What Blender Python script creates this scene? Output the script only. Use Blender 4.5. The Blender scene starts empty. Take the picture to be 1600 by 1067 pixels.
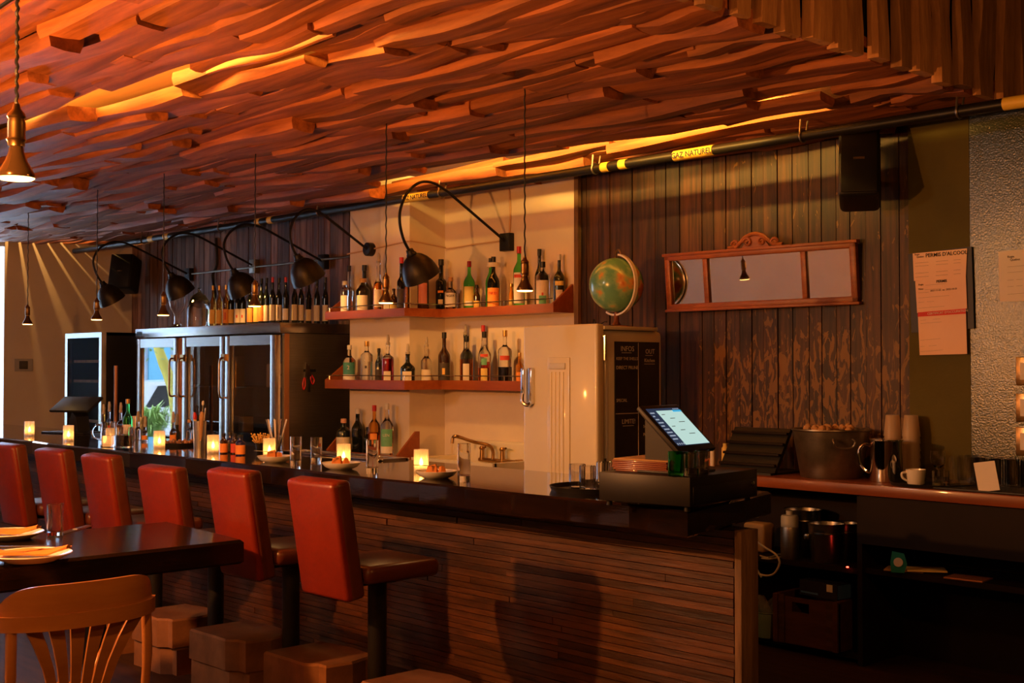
import bpy, bmesh, math, random
from math import sin, cos, pi, atan, radians as R
from mathutils import Vector, Matrix
random.seed(11)
S = bpy.context.scene
COL = S.collection
V = Vector
# ------------------------------------------------------------------ camera
FPX, YAW, EYE, PITCH = 1956.0, R(46.8), 1.6, atan(41 / 1956.0)
cd = bpy.data.cameras.new('camera'); cam = bpy.data.objects.new('camera', cd); COL.objects.link(cam)
cd.sensor_width = 36.0; cd.lens = 36.0 * FPX / 1600.0; cd.clip_start = .05
cam.location = (0, 0, EYE); cam.rotation_euler = (pi / 2 + PITCH, 0, YAW)
S.camera = cam
FW = V((-sin(YAW) * cos(PITCH), cos(YAW) * cos(PITCH), sin(PITCH))); RT = V((cos(YAW), sin(YAW), 0)); UP = RT.cross(FW)
CAM = V((0, 0, EYE))
def at(px, py, x=None, y=None, z=None):
    """point of the photograph's ray (px,py) on a real plane x=, y= or z="""
    d = FW + RT * ((px - 800) / FPX) - UP * ((py - 533.5) / FPX)
    t = (x / d.x) if x is not None else (y / d.y) if y is not None else ((z - EYE) / d.z)
    return CAM + d * t
def depth(p): return (V(p) - CAM).dot(FW)
def proj(p):
    q = V(p) - CAM; d = max(q.dot(FW), 1e-3)
    return 800 + FPX * q.dot(RT) / d, 533.5 - FPX * q.dot(UP) / d, q.dot(FW)
# ------------------------------------------------------------------ world, lights, exposure
S.view_settings.view_transform = 'Standard'; S.view_settings.look = 'None'
S.view_settings.gamma = 1; S.view_settings.use_curve_mapping = False
S.view_settings.exposure = 0.25
W = bpy.data.worlds.new('world'); S.world = W; W.use_nodes = True
bg = W.node_tree.nodes['Background']; bg.inputs[0].default_value = (.62, .78, 1, 1); bg.inputs[1].default_value = 11
S.cycles.max_bounces = 9; S.cycles.transparent_max_bounces = 12; S.cycles.transmission_bounces = 8
S.cycles.caustics_reflective = False; S.cycles.caustics_refractive = False; S.cycles.sample_clamp_indirect = 4
S.cycles.use_denoising = True
WARM = (1, .345, .07)
def lamp(kind, loc, energy, col=WARM, size=.03, aim=None, spot=None, blend=.4, sy=None):
    l = bpy.data.lights.new('lamp_light', kind); l.energy = energy; l.color = col
    if kind == 'AREA':
        l.shape = 'RECTANGLE'; l.size = size; l.size_y = sy or size
    else: l.shadow_soft_size = size
    if kind == 'SPOT': l.spot_size = spot or R(90); l.spot_blend = blend
    o = bpy.data.objects.new('lamp_light', l); COL.objects.link(o); o.location = loc
    if aim is not None: o.rotation_euler = (V(aim) - V(loc)).to_track_quat('-Z', 'Y').to_euler()
    return o
# hanging lamps over the dining tables in front of the bar (outside the frame), followed by two added helper lights
lamp('POINT', (-5.05, 1.0, 2.0), 290, size=.035)
lamp('POINT', (-8.6, .2, 2.0), 60, size=.035)
lamp('POINT', (-2.6, .7, 2.15), 60, size=.035)
lamp('POINT', (-1.2, 3.3, 2.5), 38, size=.035)  # added fill light, no real lamp: brightens the upright slabs of the ceiling end
lamp('AREA', (-6.9, -1.2, 3.2), 44, (1, .86, .68), .5, aim=(-3.0, 6.4, 2.2), sy=.9)  # added unseen panel light, no real lamp: puts the sheen on the green wall
# warm strips hidden above the ceiling boards
lamp('AREA', (-5.7, 2.77, 3.075), 60, (1, .52, .09), 3.2, aim=(-5.7, 3.0, 3.2), sy=.03)
lamp('AREA', (-5.7, 5.50, 3.075), 75, (1, .52, .09), 3.7, aim=(-5.7, 5.8, 3.17), sy=.03)
# lamp above the boards at the left wall
lamp('POINT', (-13.55, 5.44, 3.62), 60, (1, .50, .13), size=.012)
# ------------------------------------------------------------------ materials
MATS = {}
def mat(name, c1, c2=None, rough=.5, metal=0, scale=8, stretch=(1, 1, 1), bump=0, detail=5, coat=0, emit=None, es=0,
        trans=0, ior=1.45, spec=.5, coords='Object', rnd=0, lo=.35, hi=.7, bscale=None):
    if name in MATS: return MATS[name]
    m = bpy.data.materials.new(name); m.use_nodes = True; MATS[name] = m
    nt = m.node_tree; b = nt.nodes['Principled BSDF']; L = nt.links.new
    b.inputs['Roughness'].default_value = rough; b.inputs['Metallic'].default_value = metal
    b.inputs['Coat Weight'].default_value = coat; b.inputs['Coat Roughness'].default_value = .06
    b.inputs['Transmission Weight'].default_value = trans; b.inputs['IOR'].default_value = ior
    b.inputs['Specular IOR Level'].default_value = spec
    b.inputs['Base Color'].default_value = (*c1, 1)
    if emit: b.inputs['Emission Color'].default_value = (*emit, 1); b.inputs['Emission Strength'].default_value = es
    if c2 is not None or bump:
        tc = nt.nodes.new('ShaderNodeTexCoord'); mp = nt.nodes.new('ShaderNodeMapping'); mp.inputs['Scale'].default_value = stretch
        src = tc.outputs['Object']
        if rnd:
            oi = nt.nodes.new('ShaderNodeObjectInfo'); ad = nt.nodes.new('ShaderNodeVectorMath'); ad.operation = 'MULTIPLY_ADD'
            L(oi.outputs['Random'], ad.inputs[0]); ad.inputs[1].default_value = (37, 53, 71); L(src, ad.inputs[2]); src = ad.outputs[0]
        L(src, mp.inputs[0])
        n = nt.nodes.new('ShaderNodeTexNoise'); n.inputs['Scale'].default_value = scale; n.inputs['Detail'].default_value = detail
        n.inputs['Roughness'].default_value = .6
        L(mp.outputs[0], n.inputs['Vector'])
        if c2 is not None:
            r = nt.nodes.new('ShaderNodeValToRGB'); r.color_ramp.elements[0].color = (*c1, 1); r.color_ramp.elements[1].color = (*c2, 1)
            r.color_ramp.elements[0].position = lo; r.color_ramp.elements[1].position = hi
            L(n.outputs['Fac'], r.inputs[0]); out = r.outputs[0]
            if rnd:
                hv = nt.nodes.new('ShaderNodeHueSaturation'); mr = nt.nodes.new('ShaderNodeMapRange')
                mr.inputs['To Min'].default_value = 1 - rnd; mr.inputs['To Max'].default_value = 1 + rnd
                L(oi.outputs['Random'], mr.inputs['Value']); L(mr.outputs[0], hv.inputs['Value']); L(out, hv.inputs['Color']); out = hv.outputs[0]
            L(out, b.inputs['Base Color'])
        if bump:
            src2 = n.outputs['Fac']
            if bscale:
                n2 = nt.nodes.new('ShaderNodeTexNoise'); n2.inputs['Scale'].default_value = bscale; n2.inputs['Detail'].default_value = 3
                L(mp.outputs[0], n2.inputs['Vector']); src2 = n2.outputs['Fac']
            bp = nt.nodes.new('ShaderNodeBump'); bp.inputs['Strength'].default_value = bump; bp.inputs['Distance'].default_value = .01
            L(src2, bp.inputs['Height']); L(bp.outputs[0], b.inputs['Normal'])
    return m
def front_fresnel(nt, ior):
    fr = nt.nodes.new('ShaderNodeFresnel'); fr.inputs[0].default_value = ior
    g = nt.nodes.new('ShaderNodeNewGeometry'); k = nt.nodes.new('ShaderNodeMath'); k.operation = 'SUBTRACT'; k.inputs[0].default_value = 1
    q = nt.nodes.new('ShaderNodeMath'); q.operation = 'MULTIPLY'
    nt.links.new(g.outputs['Backfacing'], k.inputs[1]); nt.links.new(fr.outputs[0], q.inputs[0]); nt.links.new(k.outputs[0], q.inputs[1]); return q
def frosted(name, tint, see=.35, rough=.3):
    m = bpy.data.materials.new(name); m.use_nodes = True; MATS[name] = m; nt = m.node_tree; L = nt.links.new
    nt.nodes.remove(nt.nodes['Principled BSDF']); out = nt.nodes['Material Output']
    tr = nt.nodes.new('ShaderNodeBsdfTransparent'); tl = nt.nodes.new('ShaderNodeBsdfTranslucent'); df = nt.nodes.new('ShaderNodeBsdfDiffuse'); gl = nt.nodes.new('ShaderNodeBsdfGlossy')
    for x in (tl, df): x.inputs['Color'].default_value = (*tint, 1)
    gl.inputs['Roughness'].default_value = rough
    a = nt.nodes.new('ShaderNodeMixShader'); L(tl.outputs[0], a.inputs[1]); L(df.outputs[0], a.inputs[2]); a.inputs[0].default_value = .4
    b = nt.nodes.new('ShaderNodeMixShader'); L(a.outputs[0], b.inputs[1]); L(tr.outputs[0], b.inputs[2]); b.inputs[0].default_value = see
    fr = front_fresnel(nt, 1.4)
    c = nt.nodes.new('ShaderNodeMixShader'); L(fr.outputs[0], c.inputs[0]); L(b.outputs[0], c.inputs[1]); L(gl.outputs[0], c.inputs[2])
    L(c.outputs[0], out.inputs['Surface']); return m
def pane(name, tint=(1, 1, 1), ior=1.5, see=1.0):
    """thin window glass: lets light through, mirrors by Fresnel"""
    m = bpy.data.materials.new(name); m.use_nodes = True; MATS[name] = m; nt = m.node_tree; L = nt.links.new
    nt.nodes.remove(nt.nodes['Principled BSDF']); out = nt.nodes['Material Output']
    tr = nt.nodes.new('ShaderNodeBsdfTransparent'); tr.inputs['Color'].default_value = (*tint, 1); gl = nt.nodes.new('ShaderNodeBsdfGlossy'); gl.inputs['Roughness'].default_value = .0
    fr = front_fresnel(nt, ior)
    c = nt.nodes.new('ShaderNodeMixShader'); L(fr.outputs[0], c.inputs[0]); L(tr.outputs[0], c.inputs[1]); L(gl.outputs[0], c.inputs[2])
    L(c.outputs[0], out.inputs['Surface']); return m
def peeling_wood(name):
    """dark old boards with remains of ochre paint on their lower part"""
    m = bpy.data.materials.new(name); m.use_nodes = True; MATS[name] = m; nt = m.node_tree; L = nt.links.new; N = nt.nodes.new
    b = nt.nodes['Principled BSDF']; b.inputs['Roughness'].default_value = .55
    geo = N('ShaderNodeNewGeometry'); mp = N('ShaderNodeMapping'); mp.inputs['Scale'].default_value = (1, 1, .38)
    oi = N('ShaderNodeObjectInfo'); ad = N('ShaderNodeVectorMath'); ad.operation = 'MULTIPLY_ADD'
    L(oi.outputs['Random'], ad.inputs[0]); ad.inputs[1].default_value = (13, 29, 41); L(geo.outputs['Position'], ad.inputs[2]); L(ad.outputs[0], mp.inputs[0])
    n = N('ShaderNodeTexNoise'); n.inputs['Scale'].default_value = 19; n.inputs['Detail'].default_value = 4; n.inputs['Distortion'].default_value = 1.6; L(mp.outputs[0], n.inputs['Vector'])
    mp2 = N('ShaderNodeMapping'); mp2.inputs['Scale'].default_value = (20, 20, 1.2); L(ad.outputs[0], mp2.inputs[0])
    g = N('ShaderNodeTexNoise'); g.inputs['Scale'].default_value = 2; g.inputs['Detail'].default_value = 6; L(mp2.outputs[0], g.inputs['Vector'])
    gr = N('ShaderNodeValToRGB'); gr.color_ramp.elements[0].color = (.014, .005, .002, 1); gr.color_ramp.elements[1].color = (.085, .029, .009, 1)
    gr.color_ramp.elements[0].position = .35; gr.color_ramp.elements[1].position = .7; L(g.outputs['Fac'], gr.inputs[0])
    hv = N('ShaderNodeHueSaturation'); mr = N('ShaderNodeMapRange'); mr.inputs['To Min'].default_value = .5; mr.inputs['To Max'].default_value = 1.5
    L(oi.outputs['Random'], mr.inputs['Value']); L(mr.outputs[0], hv.inputs['Value']); L(gr.outputs[0], hv.inputs['Color'])
    sx = N('ShaderNodeSeparateXYZ'); L(geo.outputs['Position'], sx.inputs[0])
    mz = N('ShaderNodeMapRange'); L(sx.outputs['Z'], mz.inputs['Value']); mz.inputs['From Min'].default_value = 2.1; mz.inputs['From Max'].default_value = 1.7
    mz.inputs['To Min'].default_value = -.16; mz.inputs['To Max'].default_value = .0
    mx = N('ShaderNodeMapRange'); L(sx.outputs['X'], mx.inputs['Value']); mx.inputs['From Min'].default_value = -5.2; mx.inputs['From Max'].default_value = -4.9
    mx.inputs['To Min'].default_value = -.2; mx.inputs['To Max'].default_value = .0
    s1 = N('ShaderNodeMath'); L(n.outputs['Fac'], s1.inputs[0]); L(mz.outputs[0], s1.inputs[1])
    s2 = N('ShaderNodeMath'); L(s1.outputs[0], s2.inputs[0]); L(mx.outputs[0], s2.inputs[1])
    rp = N('ShaderNodeValToRGB'); rp.color_ramp.elements[0].position = .5; rp.color_ramp.elements[1].position = .53; L(s2.outputs[0], rp.inputs[0])
    mxc = N('ShaderNodeMix'); mxc.data_type = 'RGBA'; L(rp.outputs[0], mxc.inputs[0]); L(hv.outputs[0], mxc.inputs[6]); mxc.inputs[7].default_value = (.17, .078, .015, 1)
    L(mxc.outputs[2], b.inputs['Base Color'])
    bp = N('ShaderNodeBump'); bp.inputs['Strength'].default_value = .35; bp.inputs['Distance'].default_value = .004; L(s2.outputs[0], bp.inputs['Height']); L(bp.outputs[0], b.inputs['Normal'])
    return m
M = lambda n: MATS[n]
mat('slab_wood', (.17, .045, .012), (.44, .14, .040), .66, scale=3, stretch=(.5, 6, 6), bump=.35, rnd=.35)
mat('slab_bark', (.36, .17, .07), (.60, .31, .14), .75, scale=5, stretch=(.7, 5, 5), bump=.5, rnd=.3)
mat('backing', (.50, .24, .08), (.62, .32, .12), .8, scale=2, stretch=(.4, 4, 4))
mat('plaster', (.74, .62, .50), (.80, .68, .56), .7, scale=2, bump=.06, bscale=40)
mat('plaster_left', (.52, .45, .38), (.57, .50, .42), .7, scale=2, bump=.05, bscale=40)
mat('olive', (.075, .062, .010), (.095, .078, .014), .55, spec=.15, scale=3, bump=.08, bscale=60)
mat('green_gloss', (.022, .034, .024), (.032, .046, .033), .22, scale=3, bump=.20, bscale=110, spec=.6, ior=1.6)
mat('old_board', (.07, .035, .022), (.30, .16, .10), .6, scale=2.2, stretch=(9, 9, .8), bump=.5, rnd=.55)
peeling_wood('peeling')
mat('lath', (.036, .013, .005), (.105, .037, .013), .55, scale=3, stretch=(1.0, 9, 9), bump=.5, rnd=.5)
mat('post_wood', (.11, .058, .028), (.24, .135, .068), .7, scale=3, stretch=(8, 8, 1), bump=.6)
mat('bar_black', (.006, .004, .003), (.018, .008, .005), .07, scale=3, stretch=(.8, 5, 5), coat=.35, bump=.02, bscale=9)
mat('table_black', (.006, .004, .003), (.016, .008, .005), .2, scale=3, stretch=(5, .8, 5), coat=.05, spec=.35, bump=.05, bscale=9)
mat('floor_wood', (.022, .010, .006), (.05, .022, .010), .65, spec=.2, scale=3, stretch=(1, 8, 1))
mat('red_leather', (.135, .012, .004), (.175, .017, .005), .36, scale=5, bump=.08, bscale=90)
mat('brown_leather', (.07, .017, .008), (.10, .025, .011), .30, scale=5, bump=.06, bscale=90)
mat('black_metal', (.008, .007, .007), (.013, .011, .010), .42, .1, scale=6, spec=.35)
mat('black_plastic', (.006, .0055, .0055), (.009, .008, .008), .5, scale=6)
mat('dark_shade', (.020, .016, .013), (.05, .036, .024), .42, .6, scale=9, bump=.1)
mat('steel', (.46, .44, .43), (.54, .52, .50), .26, 1, scale=4, stretch=(1, 1, 30))
mat('steel_matt', (.30, .27, .25), (.37, .33, .30), .42, 1, scale=4, stretch=(1, 1, 30))
mat('chrome', (.75, .73, .71), None, .09, 1)
mat('brass', (.42, .25, .10), (.52, .32, .14), .28, 1, scale=8)
mat('shelf_wood', (.25, .052, .011), (.33, .08, .017), .38, scale=3, stretch=(1, 8, 8), coat=.3)
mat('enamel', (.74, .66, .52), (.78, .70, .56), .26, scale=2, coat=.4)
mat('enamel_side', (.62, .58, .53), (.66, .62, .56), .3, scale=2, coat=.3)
mat('chalk', (.014, .013, .017), (.035, .033, .040), .6, scale=4, lo=.4, hi=.75)
mat('chalk_line', (.75, .72, .70), None, .8)
mat('white_china', (.78, .74, .70), None, .2, coat=.4)
mat('paper_white', (.72, .66, .62), (.76, .70, .66), .7, scale=3)
mat('paper_pink', (.80, .52, .42), (.85, .60, .48), .7, scale=2)
mat('ink', (.02, .016, .02), None, .7)
mat('print_red', (.62, .03, .03), None, .6)
mat('napkin', (.50, .17, .03), (.60, .22, .04), .8, scale=12, bump=.2)
mat('bread', (.55, .24, .07), (.72, .36, .12), .8, scale=20, bump=.4)
mat('bentwood', (.27, .10, .024), (.37, .15, .038), .35, scale=2, stretch=(1, 1, 6), coat=.3)
mat('log_face', (.12, .048, .02), (.23, .095, .04), .75, scale=6, bump=.5)
mat('log_top', (.08, .032, .015), (.14, .055, .026), .7, scale=6, bump=.4)
mat('mirror', (.50, .49, .50), None, .02, 1)
mat('frame_wood', (.20, .055, .02), (.33, .10, .035), .42, scale=4, stretch=(1, 5, 5), bump=.2)
mat('counter_wood', (.17, .04, .012), (.25, .065, .02), .35, scale=3, stretch=(1, 8, 8), coat=.3)
mat('cabinet_dark', (.010, .006, .0045), (.015, .008, .006), .6, scale=4, spec=.15)
mat('galvanised', (.20, .17, .14), (.34, .29, .24), .38, .9, scale=9)
mat('yellow_band', (.75, .50, .06), None, .5)
mat('white_band', (.55, .50, .45), None, .5)
mat('glass', (1, 1, 1), None, .0, trans=1, ior=1.45)
mat('water', (1, 1, 1), None, .0, trans=1, ior=1.33)
mat('ribbed_glass', (.95, .93, .92), None, .04, trans=1, ior=1.4)
mat('green_glass', (.10, .70, .14), None, .02, trans=1, ior=1.25)
mat('amber_glass', (.95, .42, .06), None, .02, trans=1, ior=1.3)
mat('dark_glass', (.006, .008, .006), None, .05, spec=.7)
mat('olive_glass', (.03, .035, .012), None, .05, trans=.3, spec=.7)
mat('brown_glass', (.035, .012, .006), None, .06, spec=.7)
mat('blue_glass', (.008, .01, .09), None, .08, spec=.7)
mat('red_liquid', (.55, .02, .015), None, .02, trans=.9, ior=1.33)
mat('wine_liquid', (.10, .004, .006), None, .04, trans=.4, ior=1.33)
mat('rum_liquid', (.75, .22, .03), None, .02, trans=1, ior=1.33)
mat('dark_liquid', (.008, .007, .012), None, .04)
mat('cork', (.50, .27, .12), None, .8)
mat('cap_red', (.50, .015, .02), None, .35)
mat('cap_black', (.01, .01, .01), None, .4)
mat('cap_gold', (.60, .36, .12), None, .35, .8)
mat('cap_white', (.70, .66, .62), None, .5)
mat('cap_pink', (.72, .36, .26), None, .5)
mat('pourer', (.50, .42, .34), None, .3, trans=.3)
mat('lab_cream', (.72, .62, .50), (.78, .68, .56), .7, scale=20)
mat('lab_white', (.78, .74, .70), (.82, .78, .74), .7, scale=20)
mat('lab_orange', (.85, .28, .05), (.90, .34, .08), .7, scale=20)
mat('lab_amber', (.85, .50, .12), (.90, .56, .16), .7, scale=20)
mat('lab_red', (.62, .07, .04), (.68, .10, .06), .7, scale=20)
mat('lab_green', (.12, .40, .24), (.18, .46, .30), .7, scale=20)
mat('lab_teal', (.05, .24, .22), (.08, .30, .28), .7, scale=20)
mat('lab_dark', (.05, .04, .035), (.08, .06, .05), .6, scale=20)
mat('lab_pink', (.62, .22, .17), (.68, .26, .20), .7, scale=20)
mat('lab_yellow', (.75, .55, .15), (.80, .60, .20), .7, scale=20)
mat('crate', (.055, .016, .008), (.085, .026, .012), .6, scale=4, stretch=(1, 6, 6), bump=.2)
mat('mint', (.18, .27, .21), (.22, .31, .25), .5, scale=4)
mat('navy', (.012, .012, .03), None, .5)
mat('print_blue', (.05, .14, .42), None, .5)
mat('teal_plastic', (.01, .22, .20), None, .4)
mat('kraft', (.42, .24, .09), None, .7)
mat('cable', (.55, .50, .44), None, .5)
mat('copper', (.45, .20, .10), None, .4, .5)
mat('wax', (.85, .78, .66), None, .5)
mat('flame', (1, .5, .1), None, .5, emit=(1, .42, .08), es=45)
mat('bulb_glow', (1, .7, .3), None, .5, emit=(1, .52, .14), es=9)
mat('bulb_glass', (.16, .09, .04), None, .16, .75)
mat('screen_pale', (.3, .4, .4), None, .2, emit=(.46, .72, .68), es=.78)
mat('screen_dark', (.01, .012, .02), None, .2, emit=(.05, .08, .16), es=.35)
mat('screen_text', (.1, .1, .1), None, .3, emit=(.5, .6, .75), es=.5)
mat('screen_blue', (.05, .3, .5), None, .2, emit=(.05, .42, .72), es=.8)
mat('red_led', (1, .05, .02), None, .4, emit=(1, .04, .02), es=12)
mat('leaf', (.16, .30, .06), (.34, .48, .14), .5, scale=4, rnd=.4)
mat('bark', (.42, .33, .05), (.52, .42, .08), .8, scale=6)
mat('street', (.70, .72, .74), (.78, .80, .82), .9, scale=2)
mat('pale_wall', (.22, .27, .33), (.30, .35, .41), .9, scale=2)
mat('blue_door', (.10, .30, .42), None, .6)
mat('car_white', (.80, .82, .85), None, .3, coat=.5)
mat('wire', (.62, .40, .26), None, .6)
mat('grey_plastic', (.30, .29, .28), None, .5)
frosted('candle_glass', (.95, .86, .78), .5, .25)
frosted('cup_plastic', (.80, .66, .52), .12, .4)
frosted('bag_plastic', (.5, .5, .5), .75, .2)
pane('thin_glass', (.985, .98, .975), 1.7); pane('window_glass'); pane('door_glass', (.7, .66, .62), 2.1); pane('door_mirror', (.6, .58, .56), 3.2); pane('dark_pane', (.85, .80, .74), 1.03)
def globe_mat():
    m = bpy.data.materials.new('globe_map'); m.use_nodes = True; MATS['globe_map'] = m; nt = m.node_tree; L = nt.links.new; N = nt.nodes.new
    b = nt.nodes['Principled BSDF']; b.inputs['Roughness'].default_value = .22; b.inputs['Coat Weight'].default_value = .4
    tc = N('ShaderNodeTexCoord'); n = N('ShaderNodeTexNoise'); n.inputs['Scale'].default_value = 7.5; n.inputs['Detail'].default_value = 5; n.inputs['Roughness'].default_value = .5
    L(tc.outputs['Object'], n.inputs['Vector'])
    r = N('ShaderNodeValToRGB'); cr = r.color_ramp; cr.elements[0].position = .44; cr.elements[0].color = (.12, .34, .20, 1); cr.elements[1].position = .53; cr.elements[1].color = (.26, .46, .24, 1)
    for p, c in ((.565, (.40, .40, .16, 1)), (.60, (.62, .34, .10, 1)), (.66, (.52, .16, .05, 1))):
        e = cr.elements.new(p); e.color = c
    L(n.outputs['Fac'], r.inputs[0]); L(r.outputs[0], b.inputs['Base Color'])
globe_mat()
# ------------------------------------------------------------------ mesh helpers
class MB:
    def __init__(s): s.v = []; s.f = []; s.m = []; s.sm = []
    def add(s, vs, fs, mi=0, smooth=False, T=None):
        o = len(s.v); s.v += [tuple(T @ V(p)) if T else tuple(p) for p in vs]
        for f in fs: s.f.append([o + i for i in f]); s.m.append(mi); s.sm.append(smooth)
        return s
    def box(s, a, b, mi=0, T=None, bev=0):
        x0, x1 = sorted((a[0], b[0])); y0, y1 = sorted((a[1], b[1])); z0, z1 = sorted((a[2], b[2]))
        if bev <= 0:
            return s.add([(x0, y0, z0), (x1, y0, z0), (x1, y1, z0), (x0, y1, z0), (x0, y0, z1), (x1, y0, z1), (x1, y1, z1), (x0, y1, z1)],
                         [(3, 2, 1, 0), (4, 5, 6, 7), (0, 1, 5, 4), (1, 2, 6, 5), (2, 3, 7, 6), (3, 0, 4, 7)], mi, False, T)
        bm = bmesh.new(); r = bmesh.ops.create_cube(bm, size=1)
        for v in bm.verts: v.co = V(((v.co.x + .5) * (x1 - x0) + x0, (v.co.y + .5) * (y1 - y0) + y0, (v.co.z + .5) * (z1 - z0) + z0))
        bev = min(bev, .49 * min(x1 - x0, y1 - y0, z1 - z0))
        bmesh.ops.bevel(bm, geom=bm.edges[:], offset=bev, segments=3 if bev > .008 else 2, affect='EDGES', profile=.5)
        bm.verts.index_update(); s.add([v.co.copy() for v in bm.verts], [[v.index for v in f.verts] for f in bm.faces], mi, True, T); bm.free(); return s
    def lathe(s, prof, n=20, mi=0, T=None, rib=0, ribn=0, cap=True):
        vs = []; fs = []
        for (r, z) in prof:
            for k in range(n):
                a = 2 * pi * k / n; rr = r * (1 + (rib * cos(a * ribn) if ribn else 0)); vs.append((rr * cos(a), rr * sin(a), z))
        for i in range(len(prof) - 1):
            for k in range(n):
                a = i * n + k; b = i * n + (k + 1) % n; fs.append((a, b, b + n, a + n))
        if cap:
            fs.append(tuple(range(n - 1, -1, -1))); fs.append(tuple((len(prof) - 1) * n + k for k in range(n)))
        return s.add(vs, fs, mi, True, T)
    def tube(s, pts, r, n=8, mi=0, T=None, cap=True):
        pts = [V(p) for p in pts]; rs = r if isinstance(r, (list, tuple)) else [r] * len(pts)
        vs = []; fs = []; t0 = (pts[1] - pts[0]).normalized(); u = t0.orthogonal().normalized()
        for i, p in enumerate(pts):
            t = (pts[min(i + 1, len(pts) - 1)] - pts[max(i - 1, 0)]).normalized()
            u = (u - t * u.dot(t)).normalized(); w = t.cross(u)
            for k in range(n):
                a = 2 * pi * k / n; vs.append(p + (u * cos(a) + w * sin(a)) * rs[i])
        for i in range(len(pts) - 1):
            for k in range(n):
                a = i * n + k; b = i * n + (k + 1) % n; fs.append((a, b, b + n, a + n))
        if cap: fs.append(tuple(range(n - 1, -1, -1))); fs.append(tuple((len(pts) - 1) * n + k for k in range(n)))
        return s.add(vs, fs, mi, True, T)
    def prism(s, poly, a, b, axis='z', mi=0, T=None):
        """polygon extruded from a to b along an axis; poly gives the other two coordinates in order"""
        mk = {'z': lambda p, h: (p[0], p[1], h), 'y': lambda p, h: (p[0], h, p[1]), 'x': lambda p, h: (h, p[0], p[1])}[axis]
        n = len(poly); vs = [mk(p, a) for p in poly] + [mk(p, b) for p in poly]
        fs = [tuple(range(n - 1, -1, -1)), tuple(range(n, 2 * n))] + [(i, (i + 1) % n, n + (i + 1) % n, n + i) for i in range(n)]
        return s.add(vs, fs, mi, False, T)
    def mesh(s, name, mats):
        me = bpy.data.meshes.new(name); me.from_pydata(s.v, [], s.f)
        for m in (mats if isinstance(mats, (list, tuple)) else [mats]): me.materials.append(m if not isinstance(m, str) else MATS[m])
        me.polygons.foreach_set('material_index', s.m); me.polygons.foreach_set('use_smooth', s.sm)
        bm = bmesh.new(); bm.from_mesh(me); bmesh.ops.recalc_face_normals(bm, faces=bm.faces[:])
        for e in bm.edges:
            if len(e.link_faces) == 2 and e.calc_face_angle(0) > .7: e.smooth = False
        bm.to_mesh(me); bm.free(); return me
    def obj(s, name, mats, parent=None, loc=None, rot=None):
        return link(name, s.mesh(name, mats), parent, loc, rot)
def link(name, data, parent=None, loc=None, rot=None):
    o = bpy.data.objects.new(name, data); COL.objects.link(o); o.parent = parent
    if loc is not None: o.location = loc
    if rot is not None: o.rotation_euler = rot
    return o
def tag(o, label, cat, group=None, kind=None):
    o['label'] = label; o['category'] = cat
    if group: o['group'] = group
    if kind: o['kind'] = kind
    return o
def thing(name, label, cat, loc=(0, 0, 0), rz=0, group=None):
    o = bpy.data.objects.new(name, None); COL.objects.link(o); o.empty_display_size = .05
    o.location = loc; o.rotation_euler = (0, 0, rz); return tag(o, label, cat, group)
def struct(o): o['kind'] = 'structure'; return o
def dup(root, loc, label=None, rz=None):
    r = root.copy(); COL.objects.link(r); r.location = loc
    if rz is not None: r.rotation_euler = (0, 0, rz)
    if label: r['label'] = label
    for ch in list(root.children):
        c = ch.copy(); COL.objects.link(c); c.parent = r
        for g in list(ch.children):
            d = g.copy(); COL.objects.link(d); d.parent = c
    return r
def text(parent, s, loc, size, right, up, m='ink', ext=.0004, align='LEFT', name='lettering', bold=0):
    c = bpy.data.curves.new(name, 'FONT'); c.body = s; c.size = size; c.extrude = ext; c.align_x = align; c.align_y = 'CENTER'; c.offset = bold; c.resolution_u = 2
    c.materials.append(MATS[m]); tmp = bpy.data.objects.new(name, c); me = bpy.data.meshes.new_from_object(tmp)
    bpy.data.objects.remove(tmp); bpy.data.curves.remove(c); me.name = name
    o = bpy.data.objects.new(name, me); COL.objects.link(o); o.parent = parent
    r = V(right).normalized(); u = V(up).normalized(); n = r.cross(u)
    mt = Matrix((r, u, n)).transposed().to_4x4(); mt.translation = V(loc); o.matrix_local = mt
    return o
def rot(ax, a): return Matrix.Rotation(a, 4, ax)
def tr(x, y, z): return Matrix.Translation((x, y, z))
def smooth_curve(pts, n=6):
    pts = [V(p) for p in pts]; out = []
    for i in range(len(pts) - 1):
        p0, p1, p2, p3 = pts[max(i - 1, 0)], pts[i], pts[i + 1], pts[min(i + 2, len(pts) - 1)]
        for k in range(n):
            t = k / n; out.append(.5 * ((2 * p1) + (p2 - p0) * t + (2 * p0 - 5 * p1 + 4 * p2 - p3) * t * t + (3 * p1 - p0 - 3 * p2 + p3) * t ** 3))
    return out + [pts[-1]]
# ================================================================== SETTING
ZC = 2.97                                # underside of the board ceiling
YB = 6.6                                 # wall behind the steel fridge
YR = 6.5                                 # board wall on the right
XE = -2.9                                # right end of the lowered ceiling
CN, DW, NW = V((-13.3, 6.6, 0)), V((-.465, -.885, 0)), V((.885, -.465, 0))     # left wall: corner, direction, normal
def lw(s, z, off=0): p = CN + DW * s + NW * off; return V((p.x, p.y, z))
struct(MB().prism([(-18.0, -2.3), (2.7, -2.3), (2.7, 8.5), (-12.4, 8.5)], -.1, 0).obj('floor', 'floor_wood'))
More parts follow.
